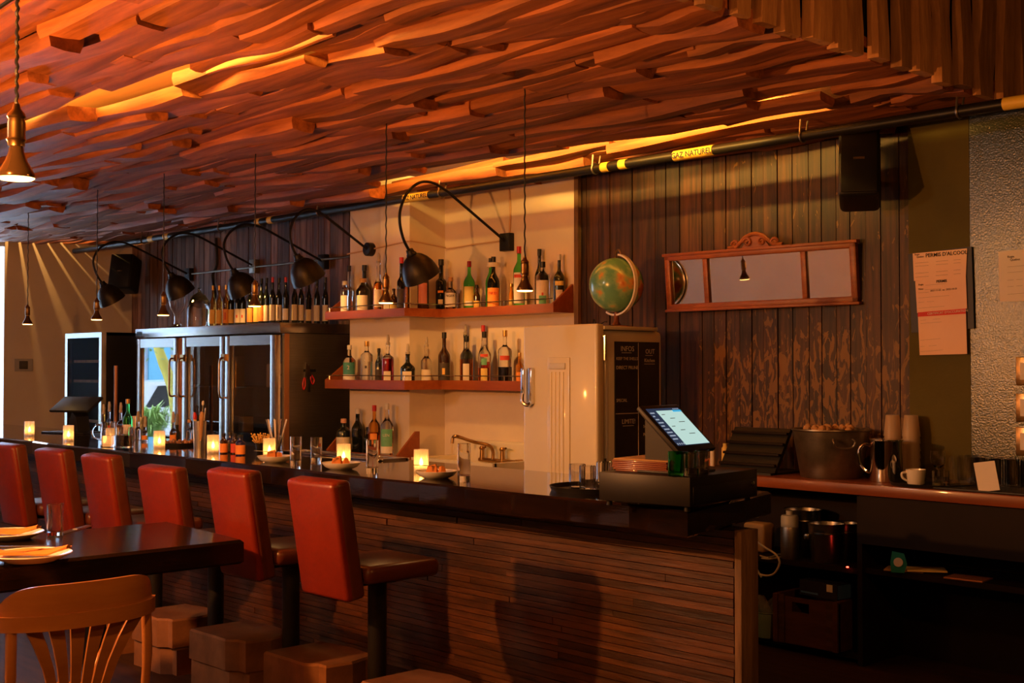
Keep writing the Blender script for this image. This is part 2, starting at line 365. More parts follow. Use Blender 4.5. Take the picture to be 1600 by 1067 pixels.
# left wall with the big window
WS = 1.375; WE = 4.25
m = MB()
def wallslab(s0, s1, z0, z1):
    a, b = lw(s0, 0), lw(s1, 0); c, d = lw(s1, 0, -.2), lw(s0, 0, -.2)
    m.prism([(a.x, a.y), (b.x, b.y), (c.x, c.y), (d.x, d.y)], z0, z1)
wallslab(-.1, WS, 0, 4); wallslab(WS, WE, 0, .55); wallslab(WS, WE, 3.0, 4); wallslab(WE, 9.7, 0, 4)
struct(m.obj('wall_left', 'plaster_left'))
wf = MB()
def winbar(s0, s1, z0, z1):
    a, b = lw(s0, 0, -.06), lw(s1, 0, -.06); c, d = lw(s1, 0, -.14), lw(s0, 0, -.14)
    wf.prism([(a.x, a.y), (b.x, b.y), (c.x, c.y), (d.x, d.y)], z0, z1)
for s in (WS, 2.85, WE - .06): winbar(s, s + (.05 if s > 2 else .012), .55, 3.0)
winbar(WS, WE, .55, .6); winbar(WS, WE, 2.95, 3.0)
w1 = struct(wf.obj('window_1', 'white_band'))
a, b = lw(WS + .05, 0, -.10), lw(WE - .06, 0, -.10); c = NW * -.006
MB().prism([(a.x, a.y), (b.x, b.y), (b.x + c.x, b.y + c.y), (a.x + c.x, a.y + c.y)], .6, 2.95).obj('pane', 'window_glass', w1)
# front wall (behind the camera)
m = MB()
m.box((-18, -2.2, 0), (2.6, -2.0, 4))
struct(m.obj('wall_front', 'plaster_left'))
struct(MB().box((2.5, -2.2, 0), (2.7, 8.5, 4)).obj('wall_right', 'olive'))
m = MB().box((-14, YB, 0), (-8.3, YB + .15, 4)); struct(m.obj('wall_back', 'cabinet_dark')); WBL = bpy.data.objects['wall_back']
m = MB().box((-6.4, YR + .01, 0), (-3.4, YR + .16, 4)); WBR = struct(m.obj('wall_back', 'cabinet_dark'))
# boards of the two timber walls
x = -13.4; i = 0
while x < -8.4:
    w = .085 + random.random() * .035
    MB().box((x, YB - .018 - random.random() * .008, 1.2), (x + w - .007, YB, 3.0)).obj('plank', 'old_board', WBL); x += w
x = -6.22
while x < -3.62:
    w = .088 + random.random() * .03
    x1 = min(x + w, -3.585)
    MB().box((x, YR - .014 - random.random() * .010, .9), (x1 - .006, YR + .01, 3.1)).obj('plank', 'peeling', WBR); x = x1 + (1 if x1 >= -3.6 else 0)
# plaster wall with the chimney breast
m = MB().prism([(-8.452, 6.1), (-7.664, 6.1), (-7.664, 6.46), (-6.18, 6.46), (-6.18, 6.7), (-8.452, 6.7)], 0, 3.1)
WP = struct(m.obj('wall_back', 'plaster'))
MB().box((-6.215, 6.445, 1.2), (-6.175, 6.475, 3.05)).obj('corner_bead', 'post_wood', WP)
# green walls on the right
struct(MB().box((-3.60, 6.445, 0), (-3.240, 6.7, 3.2)).obj('wall_back', 'olive'))
struct(MB().box((-3.2435, 6.4475, 0), (2.6, 6.7, 4)).obj('wall_back', 'green_gloss'))
struct(MB().prism([(-17.95, -2.2), (2.7, -2.2), (2.7, 8.5), (-12.4, 8.5)], 3.95, 4.1).obj('ceiling', 'cabinet_dark'))
# ---- lowered ceiling: live-edge boards
CEIL = struct(MB().box((-12.75, -.5, 3.14), (XE - .12, 6.75, 3.16)).obj('ceiling', 'backing'))
def rough_slab(L, w, t, tilt, n=9, bulge=0):
    """board along +X from 0 to L, half width w, hanging down t, wavy bark edges"""
    pa, pb = random.random() * 6, random.random() * 6; vs = []; fs = []
    kn = random.random(); ka = (random.random() - .5) * 1.2
    for i in range(n + 1):
        u = i / n; e1 = w * (1 + .085 * sin(pa + u * 5) + .05 * sin(pb + u * 12) + bulge * math.exp(-((u - kn) / .09) ** 2))
        e2 = w * (1 + .085 * sin(pb + u * 4.5) + .05 * sin(pa + u * 11) + .6 * bulge * math.exp(-((u - kn) / .07) ** 2))
        th = t * (1 + .18 * sin(pa * 2 + u * 7)); bow = w * .14 * sin(u * pi + ka)
        for yy, zz in ((-e1, 0), (-e1 * 1.02, -th * .5), (-e1 * .86, -th * .98), (0, -th * 1.04), (e2 * .86, -th * .98), (e2 * 1.02, -th * .5), (e2, 0)):
            vs.append((u * L, yy * cos(tilt) - zz * sin(tilt) + bow, yy * sin(tilt) + zz * cos(tilt)))
    k = 7
    for i in range(n):
        for j in range(k - 1): a = i * k + j; fs.append((a, a + 1, a + k + 1, a + k))
        fs.append((i * k + k - 1, i * k, i * k + k, i * k + 2 * k - 1))
    fs.append(tuple(range(k))); fs.append(tuple(n * k + j for j in range(k - 1, -1, -1)))
    return vs, fs
rows = []; y = .95
while y < 6.52:
    rows.append(y); y += .112
slabs = []
for ri, y in enumerate(rows):
    x = -12.95 + random.random() * .05
    gap = 1 if 2.83 < y < 2.97 else 2 if 5.55 < y < 5.89 else 0
    while x < XE - .1:
        L = .8 + random.random() * 1.2
        if x < -12.5: L *= .4 + .6 * random.random()
        L = min(L, XE - .05 - x)
        if L > .25:
            wl = .052 + random.random() * .03
            t = .035 + random.random() * .045
            slabs.append((x, y + (random.random() - .5) * .03, ZC + .045 + random.random() * .05, L, wl, t, ri, gap))
        x += L * (.93 + random.random() * .1)
y = .95
while y < 6.52:                            # evenly spaced board ends along the left wall, light falls through their joints
    slabs.append((-15.2, y, ZC + .06, 2.3, .042, .045, 0, 0)); y += .125
vis = []; rest = MB()
for s in slabs:
    x, y, z, L, wl, t, ri, gap = s
    pr = [proj((x + L * k / 4, y, z - .05)) for k in range(5)]
    seen = any(-60 < p[0] < 1660 and -70 < p[1] < 700 and p[2] > 0 for p in pr)
    xl = CN.x + DW.x * (CN.y - y) / .885
    if x + L < xl + .05: continue
    if x < xl - .14: L -= (xl - .14 - x); x = xl - .14
    if gap == 1:
        if -7.4 < x + L / 2 < -5.5: continue
        if -5.5 < x + L / 2 < -4.2: wl *= .5
    if 2.97 < y < 3.08 and -5.9 < x + L / 2 < -4.4: wl *= .35
    if gap == 2 and -7.7 < x + L / 2 < -3.9: continue
    tilt = 0 if x < -12.9 else R(-11 + random.random() * 16)
    vs, fs = rough_slab(L, wl, t, tilt, 9 if L > .9 else 6, random.choice((0, 0, .35, .6)))
    T = tr(x, y, z) @ rot('Y', 0 if x < -12.9 else R((random.random() - .5) * 3.2)) @ rot('Z', R((random.random() - .5) * 2.2))
    if seen: vis.append((L * wl / pr[2][2] ** 2, vs, fs, T))
    else: rest.add(vs, fs, 0, True, T)
vis.sort(key=lambda q: -q[0])
for d, vs, fs, T in vis[296:]: rest.add(vs, fs, 0, True, T)
for d, vs, fs, T in vis[:296]:
    MB().add([p for p in vs], fs, 0, True).obj('slab', 'slab_wood', CEIL).matrix_local = T
if rest.v: o = rest.obj('slab', 'slab_wood', CEIL); o['kind'] = 'stuff'
# end face of the lowered ceiling: upright slabs
TR1 = struct(MB().box((XE - .10, 1.2, ZC + .05), (XE - .06, 6.45, 3.95)).obj('trim_1', 'cabinet_dark'))
y = 2.6
while y < 6.42:
    w = .038 + random.random() * .045; vs, fs = rough_slab(.98, w, .045, 0, 9, random.choice((0, 0, .3, .5)))
    MB().add(vs, fs, 0, True).obj('slab', 'slab_bark', TR1).matrix_local = tr(XE - .06 + random.random() * .02, y + w, ZC - .02 + random.random() * .02) @ rot('Y', -pi / 2)
    y += 2 * w + .03 + random.random() * .07
# ================================================================== BAR
BZ = 1.05; BF = 4.16                     # bar top height, bar front plane
bar = thing('bar_counter', 'long bar front clad in narrow reclaimed boards under the black bar top', 'bar', (-7.2, BF, 0))
XB0, XB1 = -12.4, at(1150, 900, y=4.16).x
bx = lambda x: x + 7.2
MB().box((bx(XB0), .012, 0), (bx(XB1), .10, .94)).obj('panel', 'cabinet_dark', bar)
z = .004; lath_n = 0
while z < .93:
    h = .027 + random.random() * .009
    x = XB0 + random.random() * .8 - .8
    while x < XB1:
        L = 1.2 + random.random() * 2.2; x1 = min(x + L, XB1 - .002)
        if x1 > -9.5 and x1 - x > .03:
            d = random.random() * .010
            MB().box((bx(max(x, XB0)), -.004 - d, z), (bx(x1 - .003), .012, min(z + h - .003, .938))).obj('lath', 'lath', bar); lath_n += 1
        elif x1 - x > .03:
            MB().box((bx(max(x, XB0)), -.004, z), (bx(x1 - .003), .012, min(z + h - .003, .938))).obj('lath', 'lath', bar); lath_n += 1
        x += L
    z += h
MB().box((bx(XB1), -.012, 0), (bx(XB1) + .035, .105, .94), bev=.004).obj('end_post', 'post_wood', bar)
for k in range(3):
    MB().box((bx(-11 + 3.1 * k) - .03, .10, 0), (bx(-11 + 3.1 * k) + .03, .5, .94)).obj('bracket', 'cabinet_dark', bar)
top = []
xs = [-3.05 - .33 * k for k in range(29)]
for k, x in enumerate(xs): top.append((x, 3.80 + .014 * sin(k * 1.7) + .010 * sin(k * .63 + 1) - (.02 if k == 0 else 0)))
top += [(-12.4, 3.82), (-12.4, 4.78), (-9, 4.74), (-6, 4.70), (-3.28, 4.66)]
bt = MB(); n = len(top)
def inset(d, z): 
    cx, cy = -7.5, 4.25
    return [(p[0] - (d if p[0] > -3.5 else 0), p[1] + (d if p[1] < cy else -d), z) for p in top]
ringz = [inset(.012, .945), inset(0, .953), inset(0, 1.040), inset(.010, 1.05)]
vs = sum(ringz, []); fs = []
for i in range(3):
    for k in range(n): fs.append((i * n + k, i * n + (k + 1) % n, (i + 1) * n + (k + 1) % n, (i + 1) * n + k))
fs.append(tuple(range(n - 1, -1, -1))); fs.append(tuple(3 * n + k for k in range(n)))
o = bt.add(vs, fs).obj('bar_worktop', 'bar_black'); tag(o, 'thick glossy black live-edge bar top running the length of the bar', 'bar top')
# coat hook under the bar top
p = at(312, 742, y=4.0); hk = MB()
hk.tube(smooth_curve([(0, 0, .03), (0, -.03, .01), (0, -.055, -.02), (0, -.035, -.05), (0, -.01, -.035)], 5), .005, 6)
hk.box((-.012, -.002, .0), (.012, .012, .05))
o = hk.obj('coat_hook', 'chrome', None, (p.x, BF - .026, .86)); tag(o, 'small metal coat hook on the bar front left of the red stool backs', 'hook')
# ------------------------------------------------------------------ bar stools
def stool_parts(root):
    MB().box((-.20, -.20, .685), (.20, .20, .765), bev=.03).obj('seat', 'brown_leather', root)
    T = tr(0, -.245, .66) @ rot('X', R(9.5))
    MB().box((-.175, -.045, -.035), (.175, .045, .475), bev=.022, T=T).obj('backrest', ['red_leather'], root)
    MB().box((-.179, -.026, -.033), (.179, .049, .473), bev=.018, T=T).obj('backrest_trim', 'brown_leather', root)
    MB().lathe([(.13, .672), (.14, .68), (.13, .686)], 24).obj('swivel_plate', 'chrome', root)
    MB().lathe([(.042, .01), (.042, .672)], 20).obj('pedestal', 'black_metal', root)
    MB().lathe([(.07, 0), (.07, .008), (.05, .02)], 28).obj('base_plate', 'black_metal', root)
    MB().box((-.04, -.24, .655), (.04, .05, .672)).obj('back_bracket', 'black_metal', root)
sx = [-7.80, -7.13, -6.50, -5.87, -5.13, -4.445]
sl = ['leftmost of the six red leather bar stools, cut by the left edge',
      'second red leather bar stool from the left along the bar',
      'third red leather bar stool from the left, below the dark candle holders',
      'fourth red leather bar stool from the left, lower backrest behind the table end',
      'red leather bar stool just behind the right corner of the black table',
      'rightmost red leather bar stool, wholly in view with black pedestal']
root = thing('bar_stool', sl[0], 'stool', (sx[0], 3.36, 0), 0, 'red leather bar stools along the bar'); stool_parts(root)
for k in range(1, 6):
    dup(root, (sx[k], 3.36 + (.0 if k != 3 else .02), 0 if k != 3 else -.028), sl[k], R((-2, 1, -1, 2, 0, 0)[k]))
# ------------------------------------------------------------------ log footrests
def log_block(x0, x1, z0, z1, y0, y1, label, sh=0):
    m = MB(); n = 7; d = y1 - y0; 
    poly = [(x0, y0)] + [(x0 + (x1 - x0) * (.15 + .85 * k / n) if k < n else x1, y0 + d * .006 * sin(k * 1.3 + sh) + (0 if k < n - 1 else d * .12)) for k in range(1, n + 1)]
    poly += [(x1 + .015, y0 + d * .5), (x1 - .03, y1 - d * .05), (x0 + (x1 - x0) * .5, y1), (x0, y1 - d * .1)]
    c = V(((x0 + x1) / 2, (y0 + y1) / 2, z0)); poly = [(a - c.x, b - c.y) for a, b in poly]
    k = len(poly); vs = [(a, b, 0) for a, b in poly] + [(a * .99, b, (z1 - z0) * .93) for a, b in poly] + [(a * .96, b * .96, z1 - z0) for a, b in poly]
    fs = [tuple(range(k - 1, -1, -1)), tuple(range(2 * k, 3 * k))] + [(i + r * k, (i + 1) % k + r * k, (i + 1) % k + (r + 1) * k, i + (r + 1) * k) for r in (0, 1) for i in range(k)]
    m.add(vs, fs[1:2], 1); m.add(vs, fs[:1] + fs[2:], 0)
    o = m.obj('timber_block', ['log_face', 'log_top'], None, c); tag(o, label, 'wood block', 'timber block footrests')
y0, y1 = 3.14, 3.52
bl = [(-6.33, -5.96, 'third footrest stack from the right'), (-5.71, -5.245, 'second footrest stack from the right, between two black pedestals'),
      (-5.02, -4.58, 'footrest stack left of the rightmost stool pedestal'), (-4.27, -3.90, 'footrest stack right of the rightmost stool pedestal'), (-6.98, -6.62, 'footrest stack hidden behind the wooden chair')]
for k, (a, b, t) in enumerate(bl):
    log_block(a - .015, b + .005, 0, .142, y0 + .02, y1, 'lower timber block of the ' + t, k)
    log_block(a, b, .144, .292, y0, y1 - .03, 'upper timber block of the ' + t, k + 3)
# ------------------------------------------------------------------ table in the foreground
TZ = .85
tb = thing('dining_table', 'thick glossy black dining table in the left foreground', 'table', (-5.21, 2.30, 0))
tp = [(.415, -1.3), (.42, .1), (.412, .60), (.2, .625), (0, .64), (-.41, .67), (-.415, .1), (-.41, -1.3)]
m = MB(); n = len(tp); rg = []
for d, z in ((.012, TZ - .105), (0, TZ - .095), (0, TZ - .012), (.012, TZ)):
    rg += [(p[0] * (1 - d / .42), p[1] * (1 - d / .6), z) for p in tp]
fs = [tuple(range(n - 1, -1, -1)), tuple(3 * n + k for k in range(n))] + [(r * n + k, r * n + (k + 1) % n, (r + 1) * n + (k + 1) % n, (r + 1) * n + k) for r in range(3) for k in range(n)]
m.add(rg, fs).obj('tabletop', 'table_black', tb)
for lx, ly in ((-.30, .25), (-.30, -1.1), (.30, -1.1)):
    MB().box((lx - .04, ly - .04, 0), (lx + .04, ly + .04, TZ - .105), bev=.004).obj('leg', 'black_metal', tb)
# ------------------------------------------------------------------ bentwood armchair
ch = thing('bentwood_armchair', 'pale bentwood armchair with fanned back slats in the left foreground', 'chair', (-4.36, 1.86, -.03), 0)
# local: back towards +X (towards camera), seat centre at origin; U-shaped rail open to -X
def band(z0f, z1f, a0, a1, rx, ry, th, mi=0, n=26):
    vs = []; fs = []
    for i in range(n + 1):
        u = i / n; a = a0 + (a1 - a0) * u
        for (rr, zz) in ((0, z0f(a)), (0, z1f(a)), (-th, z1f(a)), (-th, z0f(a))):
            q = .80
            cx = math.copysign(abs(cos(a)) ** q, cos(a)) * (rx + rr); cy = math.copysign(abs(sin(a)) ** q, sin(a)) * (ry + rr); vs.append((cx, cy, zz))
    for i in range(n):
        for j in range(4): fs.append((i * 4 + j, i * 4 + (j + 1) % 4, i * 4 + 4 + (j + 1) % 4, i * 4 + 4 + j))
    fs += [(0, 1, 2, 3), (4 * n + 3, 4 * n + 2, 4 * n + 1, 4 * n)]
    return MB().add(vs, fs, mi, True)
RX, RY = .33, .335
dip = lambda a: -.10 * max(0, (abs(a) - 1.05)) ** 1.2
band(lambda a: .765 + dip(a), lambda a: .815 + dip(a), -2.2, 2.2, RX, RY, .024, n=40).obj('arm_rail', 'bentwood', ch)
def crest(a): return .815 + .098 * max(0, 1 - (abs(a) / .98) ** 5.0) ** .8
band(lambda a: .812, crest, -.97, .97, RX - .010, RY - .010, .016, n=30).obj('crest_rail', 'bentwood', ch)
for k in range(6):
    u = (k - 2.5) / 2.5; yt = u * .185; yb = u * .075
    xt = RX - .03 - .02 * u * u; xb = .215
    vs = [];
    for zz, t, w in ((.44, 0, .014), (.52, .22, .015), (.62, .50, .018), (.70, .75, .022), (.77, .98, .026)):
        e = t ** 1.5; yc = yb + (yt - yb) * e; xc = xb + (xt - xb) * t
        vs += [(xc, yc - w, zz), (xc, yc + w, zz), (xc - .010, yc + w, zz), (xc - .010, yc - w, zz)]
    fs = [(i * 4 + j, i * 4 + (j + 1) % 4, i * 4 + 4 + (j + 1) % 4, i * 4 + 4 + j) for i in range(4) for j in range(4)] + [(3, 2, 1, 0), (16, 17, 18, 19)]
    MB().add(vs, fs, 0, False).obj('back_slat', 'bentwood', ch)
for s in (-1, 1):
    MB().tube(smooth_curve([(.27, s * .245, 0), (.245, s * .235, .25), (.235, s * .235, .45), (.243, s * .240, .62), (.238, s * .238, .772)], 4), [.016] * 12 + [.018] * 5, 12).obj('rear_leg', 'bentwood', ch)
    MB().tube(smooth_curve([(-.22, s * .22, 0), (-.20, s * .21, .44)], 2), .018, 10).obj('front_leg', 'bentwood', ch)
    MB().tube(smooth_curve([(-.13, s * .20, .46), (-.17, s * .27, .56), (-.16, s * .325, .65), (-.09, s * .332, .70)], 5), .014, 10).obj('arm_support', 'bentwood', ch)
MB().lathe([(.0, .425), (.21, .43), (.225, .45), (.21, .468), (0, .472)], 30, cap=False).obj('seat', 'bentwood', ch)
MB().lathe([(.225, .41), (.235, .43), (.222, .45)], 30, cap=False).obj('seat_ring', 'bentwood', ch)
# ------------------------------------------------------------------ table setting
def plate(name, r, loc, label, group, cat='plate'):
    o = MB().lathe([(0, .004), (r * .55, .004), (r * .6, 0), (r * .66, .004), (r * .98, .026), (r, .029), (r * .99, .032), (r * .66, .013), (r * .55, .010), (0, .010)], 40, cap=False).obj(name, 'white_china', None, loc)
    return tag(o, label, cat, group)
def folded_napkin(loc, rz, w, l, label, h=.02):
    m = MB(); n = 12; vs = []; fs = []
    for i in range(n + 1):
        u = i / n
        for j in range(5):
            v = j / 4 - .5; zz = h * (.6 + .4 * sin(u * 7 + j * 1.3)) * (1 - abs(v) * .7) + .010 * max(0, u - .75) * 8
            vs.append(((u - .5) * l, v * w * (1 - .35 * u + .1 * sin(u * 5)), zz))
    nn = len(vs); vs += [(a, b, min(c - .006, .001 + .010 * max(0, (a / l + .5) - .75) * 8)) for a, b, c in vs]
    for i in range(n):
        for j in range(4):
            q = i * 5 + j; fs.append((q, q + 1, q + 6, q + 5)); fs.append((nn + q, nn + q + 5, nn + q + 6, nn + q + 1))
    for i in range(n): fs.append((i * 5, i * 5 + 5, nn + i * 5 + 5, nn + i * 5)); fs.append((i * 5 + 4, nn + i * 5 + 4, nn + i * 5 + 9, i * 5 + 9))
    for j in range(4): fs.append((j, nn + j, nn + j + 1, j + 1)); fs.append((n * 5 + j, n * 5 + j + 1, nn + n * 5 + j + 1, nn + n * 5 + j))
    o = m.add(vs, fs, 0, True).obj('napkin', 'napkin', None, loc, (0, 0, rz)); return tag(o, label, 'napkin', 'orange napkins')
def fork(loc, rz, label, L=.19, pitch=0):
    m = MB(); m.box((-L / 2, -.005, 0), (L * .18, .005, .003)).box((L * .18, -.011, 0), (L * .27, .011, .003))
    for k in range(4): m.box((L * .27, -.011 + k * .0063, 0), (L * .5, -.0075 + k * .0063, .003))
    o = m.obj('fork', 'steel', None, loc, (0, pitch, rz)); return tag(o, label, 'fork', 'forks')
p1 = at(48, 868, z=TZ + .02); p2 = at(15, 836, z=TZ + .02)
plate('dinner_plate', .155, (p1.x, p1.y, TZ), 'white dinner plate with orange napkin nearest on the black table', 'dinner plates')
plate('dinner_plate', .155, (p2.x - .03, p2.y, TZ), 'white dinner plate behind the nearest one, beside the empty glass', 'dinner plates')
folded_napkin((p1.x + .01, p1.y + .01, TZ + .029), R(48), .12, .27, 'orange napkin folded on the nearest plate of the table')
folded_napkin((p2.x - .02, p2.y, TZ + .029), R(48), .11, .27, 'orange napkin on the plate beside the empty glass')
fork((p1.x - .01, p1.y - .02, TZ + .056), R(52), 'steel fork lying on the nearest orange napkin')
def tumbler(name, r, h, loc, label, cat='glass', group=None, m='glass', rib=0, ribn=0, n=28, base=.02, t=.0025, water=0):
    o = MB().lathe([(0, 0), (r * .94, 0), (r * .97, .004), (r, h * .5), (r, h - .001), (r - t * .5, h), (r - t, h - .001), (r - t, base + .01), (r - t * 1.6, base), (0, base)], n if not ribn else max(n, ribn * 4), rib=rib, ribn=ribn, cap=False).obj(name, m, None, loc)
    tag(o, label, cat, group)
    return o
p = at(86, 838, z=TZ); tumbler('highball_glass', .036, .145, (p.x, p.y, TZ), 'empty clear highball glass on the black dining table', group='highball glasses')
p = at(240, 822, z=TZ)
m = MB().box((-.02, -.16, 0), (.02, .16, .004)).box((-.011, .02, .0), (.011, .16, .007)); o = m.obj('table_knife', 'steel', None, (p.x - .1, p.y - .35, TZ), (0, 0, R(40))); tag(o, 'steel table knife on the black table right of the empty glass', 'knife')
# ------------------------------------------------------------------ back counter of the bar (behind the bar top)
o = thing('back_counter', 'low dark back counter behind the bar under the fridge doors', 'counter', (-9.0, 5.35, 0))
MB().box((-2.0, -.20, 0), (2.1, .22, .86)).obj('body', 'cabinet_dark', o); MB().box((-2.05, -.25, .86), (2.15, .25, .90), bev=.004).obj('worktop', 'steel_matt', o)
# ------------------------------------------------------------------ steel fridge with three glass doors
FY, FX0, FX1, FZ = 5.7, -11.40, -8.86, 1.975
fr = thing('steel_fridge', 'stainless steel bar fridge with three glass doors against the board wall', 'fridge', ((FX0 + FX1) / 2, FY, 0))
fx = lambda x: x - (FX0 + FX1) / 2
m = MB(); D = .74
m.box((fx(FX0), .05, .1), (fx(FX0) + .04, D, FZ - .09)).box((fx(FX1) - .04, .03, .1), (fx(FX1), D, FZ - .09)).box((fx(FX0) + .04, D - .04, .1), (fx(FX1) - .04, D, FZ - .09)).box((fx(FX0), .05, .0), (fx(FX1), D, .14))
m.obj('cabinet_body', 'steel_matt', fr)
MB().box((fx(FX0) - .02, -.02, FZ - .085), (fx(FX1) + .01, D, FZ), bev=.004).obj('top_panel', 'steel', fr)
MB().box((fx(FX0) + .02, -.023, FZ - .06), (fx(FX0) + .11, -.019, FZ - .025)).obj('name_badge', 'black_plastic', fr)
MB().box((fx(FX0) + .04, .08, .14), (fx(FX1) - .04, D - .05, .16)).obj('bottom_panel', 'steel_matt', fr)
doors = [(-11.36, -10.56, 0), (-10.46, -9.72, 0), (-9.70, -8.90, 0)]
for k, (x0, x1, a) in enumerate(doors):
    w = .075; m = MB(); z0, z1 = .16, FZ - .10; ww = x1 - x0
    dr = None
    m.box((0, -.035, z0), (w, .02, z1), bev=.004).box((ww - w, -.035, z0), (ww, .02, z1), bev=.004).box((w, -.034, z1 - w * 1.1), (ww - w, .02, z1)).box((w, -.034, z0), (ww - w, .02, z0 + w + .22))
    dr = m.obj('door', 'steel', fr, (fx(x0), 0, 0), (0, 0, R(a)))
    MB().box((w, -.012, z0 + w + .22), (ww - w, -.006, z1 - w * 1.1)).obj('pane', 'door_mirror' if k == 0 else 'door_glass', dr)
    hx = ww - .04 if k == 0 else .0 if k == 2 else .035
    h = MB().tube(smooth_curve([(hx, -.036, 1.68), (hx, -.085, 1.67), (hx, -.09, 1.5), (hx, -.085, 1.35), (hx, -.036, 1.34)], 4), .009, 8)
    h.box((hx - .03, -.06, 1.66), (hx + .03, -.03, 1.72)); h.obj('handle', 'brass', dr)
MB().box((fx(-10.56), -.01, .16), (fx(-10.46), .04, FZ - .1)).obj('mullion', 'copper', fr)
MB().box((fx(FX1) - .002, .03, .1), (fx(FX1) + .006, .075, FZ - .09)).obj('side_trim', 'copper', fr)
for z in (.62, 1.02, 1.42):
    MB().box((fx(FX0) + .05, .10, z), (fx(FX1) - .05, D - .06, z + .012)).obj('inner_shelf', 'steel_matt', fr)
def simple_box(name, a, b, mt, label, cat, loc, rz=0, group=None, bev=.003):
    o = MB().box(a, b, bev=bev).obj(name, mt, None, loc, (0, 0, rz)); return tag(o, label, cat, group)
# things inside the fridge, behind the glass
for k, (x, z, w, h, mt, l) in enumerate([(-9.02, 1.432, .10, .26, 'lab_amber', 'upright amber printed carton behind the right glass door'), (-9.20, 1.432, .08, .10, 'paper_white', 'small white tub on the upper shelf behind the right glass door'),
        (-9.20, 1.545, .08, .09, 'paper_white', 'small white tub stacked on another behind the right glass door'), (-9.38, 1.432, .05, .2, 'lab_cream', 'cream jar on the upper shelf of the fridge, right glass door'),
        (-9.95, 1.432, .05, .27, 'lab_amber', 'tall amber carton behind the middle glass door'), (-10.05, 1.032, .09, .13, 'paper_white', 'pale tub on the middle shelf behind the middle glass door'), (-9.82, 1.032, .09, .13, 'paper_white', 'pale tub beside a carton behind the middle glass door')]):
    simple_box('carton', (-w / 2, -.05, 0), (w / 2, .05, h), mt, l, 'carton', (x, FY + .25, z), group='cartons in the fridge')
# scissors and knife hung on the fridge's side
p = at(478, 590, x=FX1 + .01)
sc = thing('scissors', 'red handled scissors hanging on the side of the steel fridge', 'scissors', (FX1 + .008, p.y, p.z))
MB().tube(smooth_curve([(0, -.015, .0), (0, -.03, -.05), (0, -.02, -.10), (0, -.005, -.06), (0, -.008, 0)], 4), .006, 6).obj('handle', 'cap_red', sc)
MB().tube(smooth_curve([(0, .06, .02), (0, .085, -.02), (0, .07, -.055), (0, .05, -.02), (0, .05, .01)], 4), .006, 6).obj('handle', 'cap_red', sc)
MB().prism([(-.012, 0), (.06, .01), (.055, .03), (.02, .10), (.0, .13), (-.004, .05)], -.002, .002, 'x').obj('blade', 'steel', sc)
kn = thing('paring_knife', 'black handled knife hanging on the side of the steel fridge beside the scissors', 'knife', (FX1 + .008, p.y + .03, p.z))
MB().box((-.004, -.010, -.12), (.006, .012, -.01), bev=.003).obj('handle', 'black_plastic', kn); MB().prism([(-.012, -.01), (.012, -.01), (.010, .08), (0, .12)], -.001, .001, 'x').obj('blade', 'steel', kn)
MB().box((-.008, -.05, .05), (-.0, .07, .07)).obj('magnet_strip', 'black_metal', kn)
# ------------------------------------------------------------------ wine cooler
wc = thing('wine_cooler', 'tall black wine cooler with steel framed glass door left of the fridge', 'wine cooler', (-12.15, 5.5, 0))
m = MB(); m.box((-.42, .03, 0), (-.39, .36, 1.95)).box((.39, .03, 0), (.42, .36, 1.95)).box((-.39, .33, 0), (.39, .36, 1.95)).box((-.42, .03, 1.92), (.42, .36, 1.95)).box((-.42, .03, 0), (.42, .36, .12))
m.obj('cabinet_body', 'black_plastic', wc)
m = MB(); m.box((-.42, -.02, .12), (-.365, .03, 1.95)).box((.365, -.02, .12), (.42, .03, 1.95)).box((-.365, -.02, 1.90), (.365, .03, 1.95)).box((-.365, -.02, .12), (.365, .03, .2))
dr = m.obj('door', 'steel', wc); MB().box((-.365, -.008, .2), (.365, -.002, 1.9)).obj('pane', 'dark_pane', dr)
for k in range(7):
    MB().box((-.35, .04, .45 + .20 * k), (.38, .07, .478 + .20 * k)).obj('rack_front', 'post_wood', wc)
o = MB().tube([(0, 0, 0), (0, 0, .72)], .017, 10).obj('wooden_pole', 'copper', None, (at(181, 600, y=5.2).x, 5.2, .9)); tag(o, 'brown wooden pole standing in front of the wine cooler side', 'pole')
# back counter below the wine cooler's right
o = thing('side_counter', 'dark counter behind the left end of the bar', 'counter', (-11.6, 5.02, 0))
MB().box((-.35, -.12, 0), (.50, .12, .87)).obj('body', 'cabinet_dark', o); MB().box((-.4, -.16, .87), (.52, .16, .90)).obj('worktop', 'steel_matt', o)
